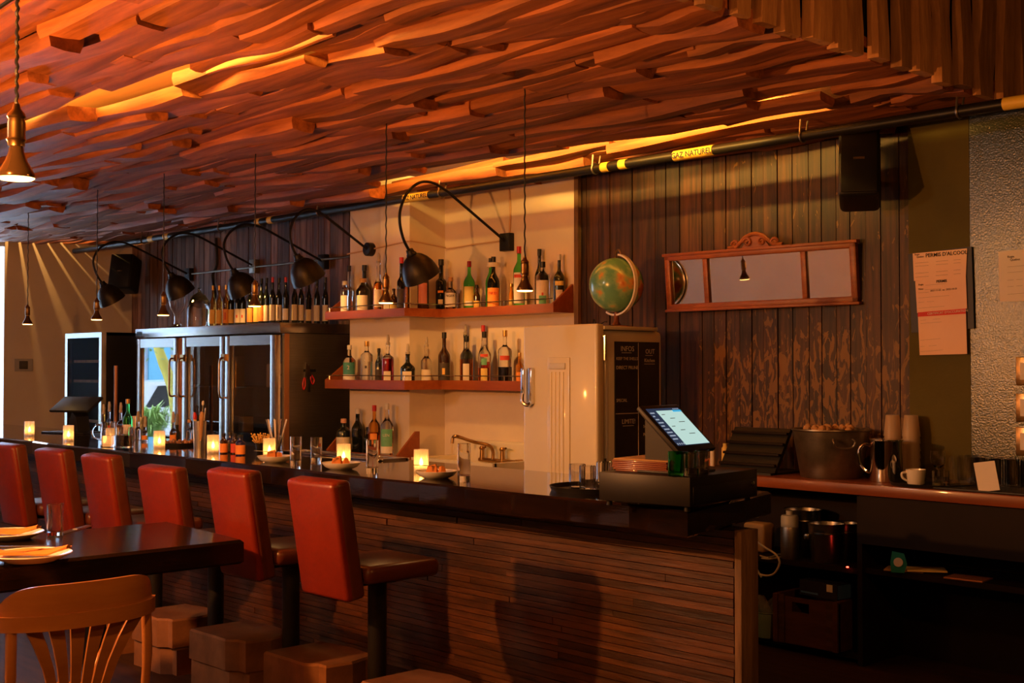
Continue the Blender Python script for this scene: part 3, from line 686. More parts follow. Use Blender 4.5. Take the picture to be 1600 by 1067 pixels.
# ------------------------------------------------------------------ bracket shelves on the plaster wall
def wall_shelf(zb, zt, label, xl=-8.50, xr=-6.25):
    sh = thing('bracket_shelf', label, 'shelf', (-7.5, 6.0, zb))
    X = lambda x: x + 7.5; Yy = lambda y: y - 6.0; h = zt - zb; t = .02
    xc = -7.495
    MB().prism([(X(xl), Yy(5.92)), (X(xc), Yy(5.92)), (X(xc + .02), Yy(6.27)), (X(xr), Yy(6.27)), (X(xr), Yy(6.455)), (X(-7.66), Yy(6.455)), (X(-7.66), Yy(6.095)), (X(xl), Yy(6.095))], 0, .022).obj('board', 'shelf_wood', sh)
    MB().box((X(xl), Yy(5.90), 0), (X(xc) + .001, Yy(5.92), h)).obj('front_lip', 'shelf_wood', sh)
    MB().prism([(X(xc), Yy(5.90)), (X(xc) + .02, Yy(5.90)), (X(xc) + .04, Yy(6.251)), (X(xc) + .02, Yy(6.27))], 0, h).obj('front_lip', 'shelf_wood', sh)
    MB().box((X(xc) + .02, Yy(6.25), 0), (X(xr), Yy(6.27), h)).obj('front_lip', 'shelf_wood', sh)
    MB().prism([(Yy(5.90), 0), (Yy(5.90), h), (Yy(5.92), h + .01), (Yy(6.09), h + .13), (Yy(6.095), 0)], X(xl) - .02, X(xl), 'x').obj('end_board', 'shelf_wood', sh)
    MB().prism([(Yy(6.25), 0), (Yy(6.25), h), (Yy(6.27), h + .012), (Yy(6.45), h + .145), (Yy(6.455), 0)], X(xr), X(xr) + .02, 'x').obj('end_board', 'shelf_wood', sh)
    MB().tube([(X(xl), Yy(5.91), h + .035), (X(xc) + .01, Yy(5.91), h + .035), (X(xc) + .03, Yy(6.26), h + .035), (X(xr), Yy(6.26), h + .035)], .004, 6).obj('guard_rail', 'steel', sh)
    for q in ((X(xl) + .03, 5.91), (X(xc) + .01, 5.91), (X(xr) - .5, 6.26)):
        MB().tube([(q[0], Yy(q[1]), h - .002), (q[0], Yy(q[1]), h + .035)], .004, 6).obj('rail_post', 'steel', sh)
    return sh
wall_shelf(1.992, 2.055, 'upper stepped wooden bracket shelf of bottles on the plaster wall')
wall_shelf(1.432, 1.503, 'lower stepped wooden bracket shelf of bottles beside the old fridge')
sh = thing('bottle_ledge', 'small wooden bottle ledge low on the plaster wall, sloping end board', 'shelf', (-7.95, 6.0, .86))
MB().box((-.50, -.10, 0), (.40, .095, .022)).obj('board', 'shelf_wood', sh); MB().box((-.50, -.12, 0), (.40, -.10, .07)).obj('front_lip', 'shelf_wood', sh)
MB().prism([(-.12, 0), (-.12, .075), (.06, .25), (.095, .25), (.095, 0)], .40, .42, 'x').obj('end_board', 'shelf_wood', sh)
MB().prism([(-.12, 0), (-.12, .075), (.06, .25), (.095, .25), (.095, 0)], -.52, -.50, 'x').obj('end_board', 'shelf_wood', sh)
# ------------------------------------------------------------------ old enamel fridge
VX0, VX1, VY, VZ = -5.75, -5.12, 5.5, 1.865
vf = thing('old_fridge', 'old cream enamel fridge with a blackboard on its side', 'fridge', ((VX0 + VX1) / 2, VY, 0), 0)
hw = (VX1 - VX0) / 2
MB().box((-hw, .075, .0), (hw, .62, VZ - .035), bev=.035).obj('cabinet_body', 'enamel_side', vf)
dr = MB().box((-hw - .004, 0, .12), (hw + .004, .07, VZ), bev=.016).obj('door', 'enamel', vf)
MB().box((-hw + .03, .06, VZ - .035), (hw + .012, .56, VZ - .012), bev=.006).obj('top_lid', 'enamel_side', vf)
m = MB(); xa, xb = -hw + .225, -hw + .415       # raised panel with four ribs
m.box((xa, -.012, .25), (xb, .004, VZ - .20), bev=.011); m.obj('raised_panel', 'enamel', dr)
m = MB().box((xa + .02, -.022, VZ - .275), (xb - .03, -.008, VZ - .235), bev=.006); m.obj('badge_plate', 'enamel_side', dr)
for k in range(4):
    x = xa + .035 + k * .034; MB().tube([(x, -.012, .3), (x, -.012, VZ - .29)], .010, 8).obj('rib', 'enamel', dr)
hd = MB().box((-hw + .03, -.055, 1.43), (-hw + .055, -.035, 1.60), bev=.008)
hd.tube(smooth_curve([(-hw + .042, -.046, 1.44), (-hw + .045, -.05, 1.385), (-hw + .075, -.035, 1.365), (-hw + .09, -.01, 1.39)], 4), .012, 8)
hd.box((-hw + .075, -.03, 1.37), (-hw + .10, .002, 1.60), bev=.006); hd.obj('door_handle', 'chrome', dr)
for z in (1.72, .98): MB().tube([(hw + .008, .068, z - .075), (hw + .008, .068, z + .075)], .009, 8).obj('hinge', 'chrome', vf)
cb = MB().box((hw - .004, .16, .72), (hw + .006, .575, VZ - .105)).obj('blackboard', 'chalk', vf)
fr_r, fr_u = (0, 1, 0), (0, 0, 1); X = hw + .0075
for (s, y, z, sz) in [('INFOS', .21, 1.715, .045), ('KEEP THE SHELLS', .17, 1.655, .026), ('DIRECT PRUNE', .17, 1.60, .030), ('SPECIAL', .17, 1.40, .028), ('LIMITE!', .22, 1.27, .040),
                      ('OUT', .44, 1.70, .042), ('Kitchen', .43, 1.645, .032), ('Bar/Vin', .42, 1.305, .040), ('Sweet vin', .42, 1.235, .026), ('Porto vin', .42, 1.185, .026)]:
    text(cb, s, (X, y, z), sz, fr_r, fr_u, 'chalk_line')
ln = MB().box((X - .001, .372, .73), (X, .376, VZ - .11)).box((X - .001, .165, 1.318), (X, .372, 1.322)).box((X - .001, .22, 1.69), (X, .31, 1.693)).box((X - .001, .44, 1.675), (X, .51, 1.678)).box((X - .001, .43, 1.622), (X, .53, 1.625)).box((X - .001, .23, 1.243), (X, .33, 1.246)).box((X - .001, .43, 1.28), (X, .55, 1.283))
ln.obj('chalk_lines', 'chalk_line', cb)
# globe on the old fridge
gp = at(963, 445, y=6.05); GR = .178
gl = thing('desk_globe', 'green and ochre desk globe with pale meridian ring on the old fridge', 'globe', (gp.x, gp.y, VZ - .008))
gz = gp.z - VZ + .008
ball = MB().lathe([(GR * sin(pi * k / 28), -GR * cos(pi * k / 28)) for k in range(29)], 48, cap=False).obj('globe_ball', 'globe_map', gl, (0, 0, gz), (R(20), R(12), R(40)))
ax = V((cos(R(-8)), sin(R(-8)), 0))
pts = [V((ax.x * (GR + .012) * cos(a), ax.y * (GR + .012) * cos(a), gz + (GR + .012) * sin(a))) for a in [R(-118 + 200 * k / 30) for k in range(31)]]
mm = MB(); vs = []; fs = []
nrm = V((-ax.y, ax.x, 0))
for p in pts:
    rad = (p - V((0, 0, gz))).normalized()
    for d, s in ((0, -1), (.012, -1), (.012, 1), (0, 1)): vs.append(p + rad * d + nrm * s * .012)
for i in range(30):
    for j in range(4): fs.append((i * 4 + j, i * 4 + (j + 1) % 4, i * 4 + 4 + (j + 1) % 4, i * 4 + 4 + j))
fs += [(0, 1, 2, 3), (123, 122, 121, 120)]
mm.add(vs, fs, 0, True).obj('meridian_ring', 'white_china', gl)
MB().lathe([(.0, 0), (.105, 0), (.10, .012), (.03, .022), (.018, .04), (.014, gz - GR - .001), (0, gz - GR)], 28, cap=False).obj('base', 'counter_wood', gl)
MB().tube(smooth_curve([(-.01, 0, gz + GR), (.0, 0, gz + GR + .035), (.02, 0, gz + GR + .05), (.035, 0, gz + GR + .025), (.02, 0, gz + GR + .015)], 4), .005, 6).obj('finial', 'brass', gl)
# small wire things on top of old fridge
o = MB().tube(smooth_curve([(0, 0, 0), (.01, 0, .05), (.03, 0, .02), (.06, 0, .015), (.10, 0, .03), (.12, 0, .03)], 4), .004, 6).obj('corkscrew', 'black_metal', None, (VX0 + .32, VY + .3, VZ - .008)); tag(o, 'small black corkscrew lying on the old cream fridge', 'corkscrew')
# ------------------------------------------------------------------ mirror
mi = thing('overmantel_mirror', 'long wooden framed three-pane mirror with carved crest on the boards', 'mirror', (-4.59, 6.385, 2.155), R(6))
T0 = rot('Y', R(-.3)) @ rot('X', R(5))
w2, h2 = .665, .182
fm = MB(); bw = .042
fm.box((-w2, -.02, h2 - bw), (w2, .025, h2), bev=.008, T=T0).box((-w2, -.02, -h2), (w2, .025, -h2 + bw), bev=.008, T=T0).box((-w2, -.02, -h2), (-w2 + bw, .025, h2), bev=.008, T=T0).box((w2 - bw, -.02, -h2), (w2, .025, h2), bev=.008, T=T0)
fm.box((-w2 - .012, -.026, h2 - .012), (w2 + .012, .027, h2 + .008), bev=.005, T=T0).box((-w2 - .01, -.026, -h2 - .008), (w2 + .01, .027, -h2 + .01), bev=.005, T=T0)
fm.obj('frame', 'frame_wood', mi)
for x in (-.36, .325): MB().box((x - .017, -.016, -h2 + bw), (x + .017, .02, h2 - bw), bev=.004, T=T0).obj('divider', 'frame_wood', mi)
for a, b in ((-w2 + bw, -.377), (-.343, .308), (.342, w2 - bw)):
    MB().box((a, .003, -h2 + bw), (b, .010, h2 - bw), T=T0).obj('mirror_pane', 'mirror', mi)
cr = MB(); 
cr.tube([T0 @ V(p) for p in smooth_curve([(-.19, -.005, h2 + .012), (-.13, -.005, h2 + .02), (-.09, -.005, h2 + .05), (-.06, -.005, h2 + .075), (0, -.005, h2 + .09), (.06, -.005, h2 + .075), (.09, -.005, h2 + .05), (.13, -.005, h2 + .02), (.19, -.005, h2 + .012)], 4)], .013, 8)
for s in (-1, 1):
    cr.tube([T0 @ V((s * (.135 + .028 * (1 - k / 16) * cos(k * .62)), -.01, h2 + .03 + .028 * (1 - k / 16) * sin(k * .62))) for k in range(15)], .009, 6)
    cr.tube([T0 @ V((s * (.05 + .030 * (1 - k / 16) * cos(k * .62)), -.01, h2 + .04 + .030 * (1 - k / 16) * sin(k * .62))) for k in range(15)], .009, 6)
cr.prism([(-.10, h2), (.10, h2), (.06, h2 + .06), (0, h2 + .085), (-.06, h2 + .06)], -.003, .012, 'y', T=T0)
cr.obj('carved_crest', 'frame_wood', mi)
# ------------------------------------------------------------------ sink and wall faucet
sk = thing('hand_sink', 'cream enamel sink with high back against the plaster wall', 'sink', (-7.07, 6.2, 0))
m = MB(); m.box((-.42, .20, .6), (.5, .255, 1.045), bev=.02).box((-.42, -.2, .72), (-.38, .2, .92)).box((.46, -.2, .72), (.5, .2, .92)).box((-.42, -.22, .72), (.5, -.18, .92)).box((-.42, -.2, .68), (.5, .2, .72)); m.obj('basin', 'enamel', sk)
m = MB(); m.box((-.36, -.15, 0), (-.31, -.1, .68)).box((.37, -.15, 0), (.42, -.1, .68)); m.obj('leg', 'steel_matt', sk)
a = at(752, 718, y=6.34); b = at(806, 716, y=6.34)
fa = thing('swan_neck_faucet', 'swan neck wall faucet with two lever handles above the sink', 'faucet', (a.x, 6.34, a.z))
wv = b.x - a.x
MB().tube([(-.02, 0, 0), (wv + .02, 0, 0)], .016, 10).obj('mixer_body', 'brass', fa)
for x in (0.01, wv * .62):
    v = MB().tube([(x, 0, 0), (x, 0, .075)], [.02, .017], 10).obj('valve', 'brass', fa)
    MB().lathe([(.0, .0), (.022, .002), (.024, .015), (.012, .03), (0, .03)], 14, T=tr(x, 0, .075), cap=False).tube([(x, 0, .096), (x + .07, -.03, .10)], .008, 8).obj('lever', 'brass', v)
MB().tube([(wv, 0, 0), (wv, .10, 0)], .02, 10).obj('wall_union', 'brass', fa)
t = at(708, 684, y=6.05); t0 = at(770, 690, y=6.34)
MB().tube(smooth_curve([(wv * .34, 0, 0), (wv * .34, 0, .075), (wv * .30, -.03, .115), (wv * .1, -.11, .14), (t.x - a.x + .03, -.27, .185), (t.x - a.x, -.29, .18), (t.x - a.x - .004, -.295, .135)], 5), .013, 10).obj('spout', 'brass', fa)
# ================================================================== BOTTLES
CA = R(-46)                               # labels face roughly towards the room
def bottle(px, top, wpx, y, zb, glass, lab=None, cap=None, sh=.60, nk=.74, rn=.30, liq=None, fill=.55, label='', group='', lz=(.12, .45), la=105, extra=None, capn='cap', name='liquor_bottle', txt=None, sq=False, pour=False, hmax=None):
    c = at(px, 600, y=y); d = depth((c.x, y, zb)); top_p = at(px, top, y=y)
    H = top_p.z - zb; r = wpx / 2 * d / FPX
    if hmax: H = hmax
    root = thing(name, label, 'bottle', (c.x, y, zb), 0, group)
    ph = .0
    if pour: ph = .075; H -= ph
    hc = .0
    rnk = max(.011, r * rn)
    prof = [(0, .004), (r * .7, .003), (r * .94, 0), (r, .006), (r, H * sh * .5), (r, H * sh)]
    for k in range(1, 7):
        t = k / 6; e = .5 - .5 * cos(pi * t); prof.append((r + (rnk - r) * e, H * (sh + (nk - sh) * (t ** .9))))
    prof += [(rnk * .96, H * .93), (rnk * 1.12, H * .94), (rnk * 1.12, H * .985), (rnk * .9, H), (0, H)]
    tw = glass in ('glass',)
    MB().lathe(prof, 24, cap=False).obj('glass_body', glass, root)
    if liq:
        ir = r * .93; f = fill * H; lp = [(0, .012), (ir, .012), (ir, min(f, H * sh))]
        if f > H * sh:
            for k in range(1, 5):
                t = k / 4 * (f / H - sh) / max(nk - sh, .01); t = min(t, 1); e = .5 - .5 * cos(pi * t); lp.append((ir + (rnk * .9 - ir) * e, H * (sh + (nk - sh) * t ** .9)))
        lp.append((0, lp[-1][1])); MB().lathe(lp, 20, cap=False).obj('liquid', liq, root)
    def patch(a0, a1, z0, z1, mt, nm='paper_label', k=12, rr=None):
        rr = rr or r * 1.012 + .0004; vs = []; 
        for i in range(k + 1):
            a = a0 + (a1 - a0) * i / k
            vs += [(rr * cos(a), rr * sin(a), z0), (rr * cos(a), rr * sin(a), z1)]
        fs = [(2 * i, 2 * i + 2, 2 * i + 3, 2 * i + 1) for i in range(k)]
        return MB().add(vs, fs, 0, True).obj(nm, mt, root)
    if lab:
        h = R(la) / 2; patch(CA - h, CA + h, H * lz[0], H * lz[1], lab)
    for e in (extra or []):                 # (z0, z1, material, arc)
        h = R(e[3]) / 2; patch(CA - h, CA + h, H * e[0], H * e[1], e[2], rr=r * 1.022 + .0008)
    if cap:
        MB().lathe([(0, H * .90), (rnk * 1.2, H * .90), (rnk * 1.22, H * .905), (rnk * 1.22, H + .004), (0, H + .006)], 16, cap=False).obj(capn, cap, root)
    if pour:
        p = MB().lathe([(0, H - .004), (rnk * 1.15, H - .004), (rnk * 1.2, H + .012), (rnk * .62, H + .02)], 14, cap=False)
        p.tube([(0, 0, H + .015), (.004, 0, H + .045), (.0, 0, H + ph)], [.011, .013, .007], 10); p.obj('pourer', 'pourer', root)
    if txt:
        n = V((cos(CA), sin(CA), 0)); t = V((-sin(CA), cos(CA), 0))
        text(root, txt[0], n * (r * 1.03 + .002) + V((0, 0, H * txt[1])), txt[2], t, (0, 0, 1), txt[3], align='CENTER', ext=.0002)
    return root
ZU, ZL, ZD = 2.015, 1.455, .883
GU, GL, GD, GW = 'bottles on the upper shelf', 'bottles on the lower shelf', 'bottles on the low ledge', 'wine bottles on the steel fridge'
YA, YC = 5.985, 6.36
B = bottle
B(545, 416, 13, 6.05, ZU, 'glass', None, 'cap_black', .5, .62, .4, 'water', .4, 'tall clear bottle with dark stopper, left end of upper shelf at the back', GU)
B(538, 440, 13, 5.96, ZU, 'glass', 'lab_white', 'cap_white', .74, .84, .5, 'water', .6, 'clear straight bottle with pale label, leftmost in front on upper shelf', GU, (.1, .6))
B(569, 415, 20, 6.05, ZU, 'dark_glass', None, 'cap_black', .52, .72, .32, None, 0, 'black wine-shaped bottle behind the corked flask on upper shelf', GU)
B(567, 436, 23, 5.985, ZU, 'glass', 'lab_cream', 'cork', .66, .84, .38, 'water', .5, 'clear corked flask with faint label, second in front on upper shelf', GU, (.15, .55), 90)
B(591, 395, 16, 5.99, ZU, 'glass', 'lab_cream', None, .52, .70, .4, 'rum_liquid', .62, 'tall rum bottle with pale pourer left of the bulb on upper shelf', GU, (.15, .48), 95, pour=True)
B(615, 451, 14, 6.03, ZU, 'brown_glass', 'lab_yellow', None, .55, .8, .35, None, 0, 'short dark bottle with yellow label right of the hanging bulb, upper shelf', GU)
B(627, 403, 14, 6.03, ZU, 'dark_glass', 'lab_dark', 'cap_red', .56, .68, .42, None, 0, 'dark bottle with red cap left of the big lamp shade, upper shelf', GU)
B(636, 428, 9, 5.975, ZU, 'amber_glass', None, 'cap_black', .6, .75, .4, None, 0, 'slim pale amber bottle half hidden under the big lamp shade', GU)
B(661, 420, 18, 6.14, ZU, 'brown_glass', 'lab_pink', 'cap_black', .72, .82, .3, None, 0, 'dark brown bottle with pink label just below the big lamp shade', GU, (.22, .68), 95)
B(689, 406, 17, YC, ZU, 'dark_glass', None, 'cap_black', .60, .68, .42, None, 0, 'straight black bottle right of the big lamp shade, upper shelf', GU, extra=[(.40, .44, 'lab_orange', 60), (.2, .28, 'lab_cream', 50)])
B(704, 434, 19, 6.33, ZU, 'glass', 'lab_white', 'cork', .58, .74, .32, 'rum_liquid', .2, 'short corked clear bottle with white lettered label, upper shelf', GU, (.2, .58), 110, txt=('NGER', .5, .026, 'ink'))
B(733, 409, 18, YC, ZU, 'green_glass', 'lab_yellow', 'cap_red', .58, .78, .30, None, 0, 'green bottle with red cap and pale yellow label, middle of upper shelf', GU, (.15, .52), 110, extra=[(.15, .24, 'lab_white', 70)])
B(745, 446, 11, YC, ZU, 'brown_glass', 'lab_amber', 'cap_black', .6, .8, .35, None, 0, 'small brown bottle just right of the green red-capped one', GU)
B(766, 404, 15, 6.41, ZU, 'green_glass', None, 'cap_black', .55, .78, .30, None, 0, 'green bottle half hidden behind the orange labelled one', GU)
B(771, 402, 20, 6.33, ZU, 'dark_glass', 'lab_orange', 'cap_black', .52, .76, .30, None, 0, 'very dark bottle with large orange label, upper shelf', GU, (.07, .44), 120, extra=[(.82, .9, 'lab_white', 300)], txt=('PIKER', .34, .028, 'print_red'))
B(799, 444, 8, YC, ZU, 'amber_glass', 'lab_yellow', 'cap_gold', .6, .8, .4, None, 0, 'tiny yellow bottle left of the tall red-capped green one', GU)
B(811, 386, 18, YC, ZU, 'green_glass', 'lab_white', 'cap_red', .62, .80, .34, None, 0, 'tallest green bottle with red cap and long white label', GU, (.12, .60), 120, extra=[(.52, .57, 'lab_red', 110)])
B(843, 390, 15, 6.41, ZU, 'dark_glass', None, 'cap_black', .54, .76, .36, None, 0, 'black bottle with round stopper near the right end of upper shelf', GU)
B(848, 410, 22, 6.335, ZU, 'glass', 'lab_cream', 'cap_black', .70, .82, .32, 'dark_liquid', .12, 'wide clear bottle with cream and green label, right part of upper shelf', GU, (.1, .62), 125, extra=[(.08, .30, 'lab_green', 60), (.3, .36, 'lab_red', 14)])
B(874, 398, 18, 6.40, ZU, 'olive_glass', 'lab_cream', 'cap_white', .56, .74, .30, None, 0, 'olive green bottle with pale neck, rightmost on upper shelf', GU, (.12, .36), 70, extra=[(.44, .52, 'lab_yellow', 90)])
# lower shelf
B(546, 540, 20, 5.98, ZL, 'glass', 'lab_teal', 'cap_white', .60, .76, .30, 'water', .3, 'clear bottle with teal landscape label, leftmost on lower shelf', GL, (.14, .58), 130, extra=[(.14, .28, 'lab_white', 132)], txt=('2', .45, .045, 'chalk_line'))
B(573, 534, 19, 5.98, ZL, 'glass', None, 'cap_gold', .68, .80, .34, 'water', .55, 'tall clear bottle with gold cap, second on lower shelf', GL, extra=[(.40, .46, 'lab_dark', 20)])
B(592, 545, 12, 6.05, ZL, 'dark_glass', 'lab_dark', 'cap_black', .6, .78, .36, None, 0, 'small dark bottle behind the red one on lower shelf', GL)
B(606, 523, 19, 5.98, ZL, 'glass', 'lab_cream', None, .66, .78, .32, 'red_liquid', .66, 'bottle of bright red liquid with pourer on lower shelf', GL, (.02, .36), 70, pour=True)
B(637, 537, 23, 6.01, ZL, 'dark_glass', 'lab_cream', None, .54, .76, .28, None, 0, 'round shouldered black bottle with cream label and pourer', GL, (.05, .46), 75, pour=True)
B(666, 526, 17, 6.17, ZL, 'glass', 'lab_cream', None, .60, .78, .34, 'water', .3, 'clear bottle with cream label and pale pourer, middle of lower shelf', GL, (.04, .42), 110, pour=True)
B(694, 520, 19, 6.33, ZL, 'brown_glass', 'lab_dark', 'cap_black', .55, .74, .32, None, 0, 'dark brown wine-like bottle with round emblem on its dark label', GL, (.1, .44), 120, extra=[(.22, .34, 'lab_amber', 26)])
B(727, 507, 16, 6.41, ZL, 'olive_glass', None, None, .55, .74, .34, None, 0, 'tall dark bottle with pourer behind the whisky bottle, lower shelf', GL, pour=True)
B(729, 526, 21, 6.33, ZL, 'glass', 'lab_cream', 'cap_black', .60, .78, .32, 'rum_liquid', .55, 'square whisky bottle with slanted label, lower shelf', GL, (.12, .46), 55)
B(755, 509, 15, 6.41, ZL, 'glass', None, 'cap_red', .5, .72, .34, 'red_liquid', .4, 'tall clear bottle with red cap behind the colourful label one', GL)
B(757, 519, 20, 6.33, ZL, 'glass', 'lab_yellow', 'cap_black', .55, .78, .30, 'rum_liquid', .35, 'clear bottle with green and yellow label, lower shelf', GL, (.05, .34), 60, extra=[(.40, .52, 'lab_green', 50), (.55, .6, 'lab_red', 70)])
B(789, 517, 22, 6.33, ZL, 'glass', None, 'cap_gold', .64, .76, .28, 'dark_liquid', .36, 'wide clear bottle half full of dark liquid with red mark, lower shelf', GL, extra=[(.48, .56, 'lab_red', 80)])
B(812, 552, 12, 6.33, ZL, 'amber_glass', 'lab_orange', 'cap_gold', .6, .78, .36, None, 0, 'orange bottle cut off by the old fridge on lower shelf', GL)
# low ledge
B(537, 655, 22, 5.98, ZD, 'dark_glass', 'lab_cream', 'cap_pink', .66, .82, .34, None, 0, 'short black bottle with cream label and pink cap on the low ledge', GD, (.15, .52), 150)
B(559, 639, 19, 6.03, ZD, 'dark_glass', None, 'cap_white', .56, .78, .34, None, 0, 'black bottle with pale cap on the low ledge', GD)
B(575, 668, 14, 6.05, ZD, 'dark_glass', None, 'cap_black', .6, .8, .4, None, 0, 'small dark bottle hidden behind the orange labelled one on the low ledge', GD)
B(585, 634, 19, 5.98, ZD, 'amber_glass', 'lab_orange', 'cap_red', .60, .77, .30, 'rum_liquid', .5, 'amber bottle with orange label and red cap on the low ledge', GD, (.2, .48), 70)
B(605, 631, 20, 5.99, ZD, 'glass', 'lab_green', 'cap_white', .58, .78, .28, 'water', .3, 'clear bottle with green lettered label, rightmost on the low ledge', GD, (.12, .55), 120, extra=[(.12, .24, 'lab_white', 121)], txt=('LEN', .44, .03, 'chalk_line'))
# wine bottles on the steel fridge
WB = [(332, 447, 'amber_glass', 'lab_amber', 'cap_gold', 'amber wine bottle, first from the left on the steel fridge'),
      (342, 447, 'amber_glass', 'lab_amber', 'cap_gold', 'amber wine bottle, second from the left on the steel fridge'),
      (352.5, 446, 'amber_glass', 'lab_orange', 'cap_gold', 'amber wine bottle with scribbled orange label, third from the left'),
      (361, 447, 'dark_glass', 'lab_amber', 'cap_black', 'dark wine bottle with amber label right of the three amber ones'),
      (370.5, 446, 'dark_glass', 'lab_cream', 'cap_black', 'dark wine bottle with cream label and red dot under the third lamp, left one'),
      (379, 446, 'dark_glass', 'lab_cream', 'cap_black', 'dark wine bottle with cream label and red dot under the third lamp, right one'),
      (390, 444, 'dark_glass', 'lab_orange', 'cap_black', 'dark wine bottle with orange label left of the hanging bulb'),
      (400, 440, 'dark_glass', 'lab_amber', 'cap_black', 'dark wine bottle with amber label just behind the hanging bulb'),
      (408, 436, 'dark_glass', 'lab_orange', 'cap_black', 'dark wine bottle with orange label right of the hanging bulb'),
      (416, 435, 'dark_glass', 'lab_cream', 'cap_black', 'dark wine bottle with cream label, second right of the hanging bulb'),
      (425.5, 434, 'dark_glass', 'lab_cream', 'cap_red', 'dark wine bottle with red capsule and cream label'),
      (435.5, 435, 'dark_glass', 'lab_cream', 'cap_black', 'dark wine bottle with a black sketch on its cream label'),
      (446, 434, 'dark_glass', 'lab_white', 'cap_red', 'dark wine bottle with small white label left of the fourth lamp'),
      (460, 434, 'dark_glass', 'lab_cream', 'cap_black', 'dark wine bottle below the fourth lamp, left one, cream label'),
      (470, 435, 'dark_glass', 'lab_cream', 'cap_black', 'dark wine bottle below the fourth lamp, right one, cream label'),
      (482, 436, 'dark_glass', 'lab_cream', 'cap_black', 'dark wine bottle right of the fourth lamp with small cream label'),
      (495, 435, 'dark_glass', 'lab_cream', 'cap_black', 'dark wine bottle, second from the right on the steel fridge'),
      (508, 434, 'dark_glass', 'lab_cream', 'cap_black', 'dark wine bottle, rightmost on the steel fridge by the shelf end')]
for k, (px, top, g, lb, cp, l) in enumerate(WB):
    lz = (.08, .42) if k not in (12, 15) else (.08, .33)
    e = []
    if k in (4, 5): e = [(.20, .27, 'lab_red', 26)]
    if k == 2: e = [(.16, .34, 'lab_red', 24)]
    if k == 11: e = [(.12, .38, 'ink', 14)]
    B(px, top, 9.6, 5.90 + .03 * (k % 2) if k < 13 else (6.0, 6.06, 6.16, 6.24, 6.31)[k - 13], FZ, g, lb, cp, .56, .76, .34, None, 0, l, GW, lz, 130, extra=e, name='wine_bottle')
# glass decanter and bell jar on the steel fridge
p = at(277, 503, y=5.92); o = MB().lathe([(0, .005), (.10, .004), (.105, 0), (.10, .012), (.045, .03), (.03, .07), (.035, .14), (.07, .20), (.085, .26), (.075, .31), (.072, .31), (.08, .26), (.066, .205), (.028, .14), (.024, .075), (.03, .045), (0, .035)], 28, cap=False).obj('glass_decanter', 'glass', None, (p.x, 5.92, FZ)); tag(o, 'clear footed glass decanter on the left end of the steel fridge', 'decanter')
p = at(311, 503, y=5.95); o = MB().lathe([(.115, .0), (.115, .17), (.10, .25), (.06, .31), (.02, .335), (.012, .345), (.022, .365), (.012, .38), (0, .382)], 32, cap=False).lathe([(.111, .0), (.111, .17), (.096, .248), (.056, .306), (0, .332)], 32, cap=False).obj('bell_jar', 'glass', None, (p.x, 5.95, FZ)); tag(o, 'large clear glass bell jar beside the amber wine bottles', 'jar')
# ================================================================== LAMPS
def gooseneck(x, y, z, sc, label, boxm='black_metal', tint='dark_shade', round_box=False, e=1.0, zs=1.0):
    g = thing('gooseneck_lamp', label, 'lamp', (x, y, z), 0, 'black gooseneck wall lamps')
    if round_box: MB().lathe([(0, 0), (.055, 0), (.055, .05), (.05, .055), (0, .055)], 24, cap=False, T=tr(0, .005, 0) @ rot('X', pi / 2)).obj('wall_box', boxm, g)
    else:
        MB().box((-.055, -.05, -.075), (.055, .005, .06), bev=.005).obj('wall_box', boxm, g)
    P = [(0, -.04, .0), (0, -.34 * sc, .175 * sc), (0, -.62 * sc, .325 * sc)]
    arc = [(0, -.62, .325), (0, -.74, .368), (0, -.86, .362), (0, -.97, .285), (0, -1.035, .17), (0, -1.046, .06), (0, -1.01, -.06), (0, -.945, -.15)]
    P = [(0, -.04, 0)] + smooth_curve([(a, b * sc, c * sc * (zs if c > 0 else 1)) for a, b, c in arc], 5)
    MB().tube(P, .0105, 8).obj('arm', 'black_metal', g)
    ax = V((0, .53, -.85)).normalized(); neck = V((0, -.945 * sc, -.15 * sc)); 
    Tm = Matrix.Translation(neck) @ ax.to_track_quat('Z', 'Y').to_matrix().to_4x4()
    shp = [(.78 * a_, .78 * b_) for a_, b_ in [(.026, -.01), (.042, 0), (.042, .016), (.055, .022), (.09, .045), (.124, .085), (.150, .135), (.165, .185), (.172, .235), (.175, .25)]]
    MB().lathe(shp + [(r - .004, z) for r, z in reversed(shp)], 36, T=Tm, cap=False).obj('shade', tint, g)
    MB().lathe([(.02, -.03), (.026, -.03), (.03, -.005), (.038, .004), (.038, .012)], 18, T=Tm).obj('collar', 'black_metal', g)
    bp = neck + ax * .13
    MB().lathe([(0, .03), (.014, .035), (.016, .06), (.028, .085), (.031, .11), (.02, .13), (0, .136)], 16, T=Tm, cap=False).obj('bulb', 'bulb_glass', g)
    lp = V((x, y, z)) + neck + ax * .165
    lamp('SPOT', lp, 13 * e, (1, .46, .11), .03, aim=lp + ax, spot=R(125), blend=.5)
    return g
bx5 = at(793, 377, y=6.44); gooseneck(bx5.x, 6.455, bx5.z, 1.0, 'gooseneck lamp with large dark shade in front of the upper bottle shelf', e=1.5)
b4 = at(581, 390, y=6.1); gooseneck(b4.x, 6.095, b4.z, .74, 'gooseneck lamp on a round wall box at the left edge of the plaster wall', round_box=True)
for (px, py, sc, l, bm) in ((505, 408, 1.0, 'gooseneck lamp third from the left above the wine bottles', 'black_metal'), (397, 415, .96, 'gooseneck lamp second from the left, with a pale wall box', 'galvanised'), (295, 428, 1.03, 'leftmost gooseneck lamp in front of the left wall', 'black_metal')):
    p = at(px, py, y=6.55); gooseneck(p.x, 6.575, p.z, sc, l, bm, e=.8, zs=.74)
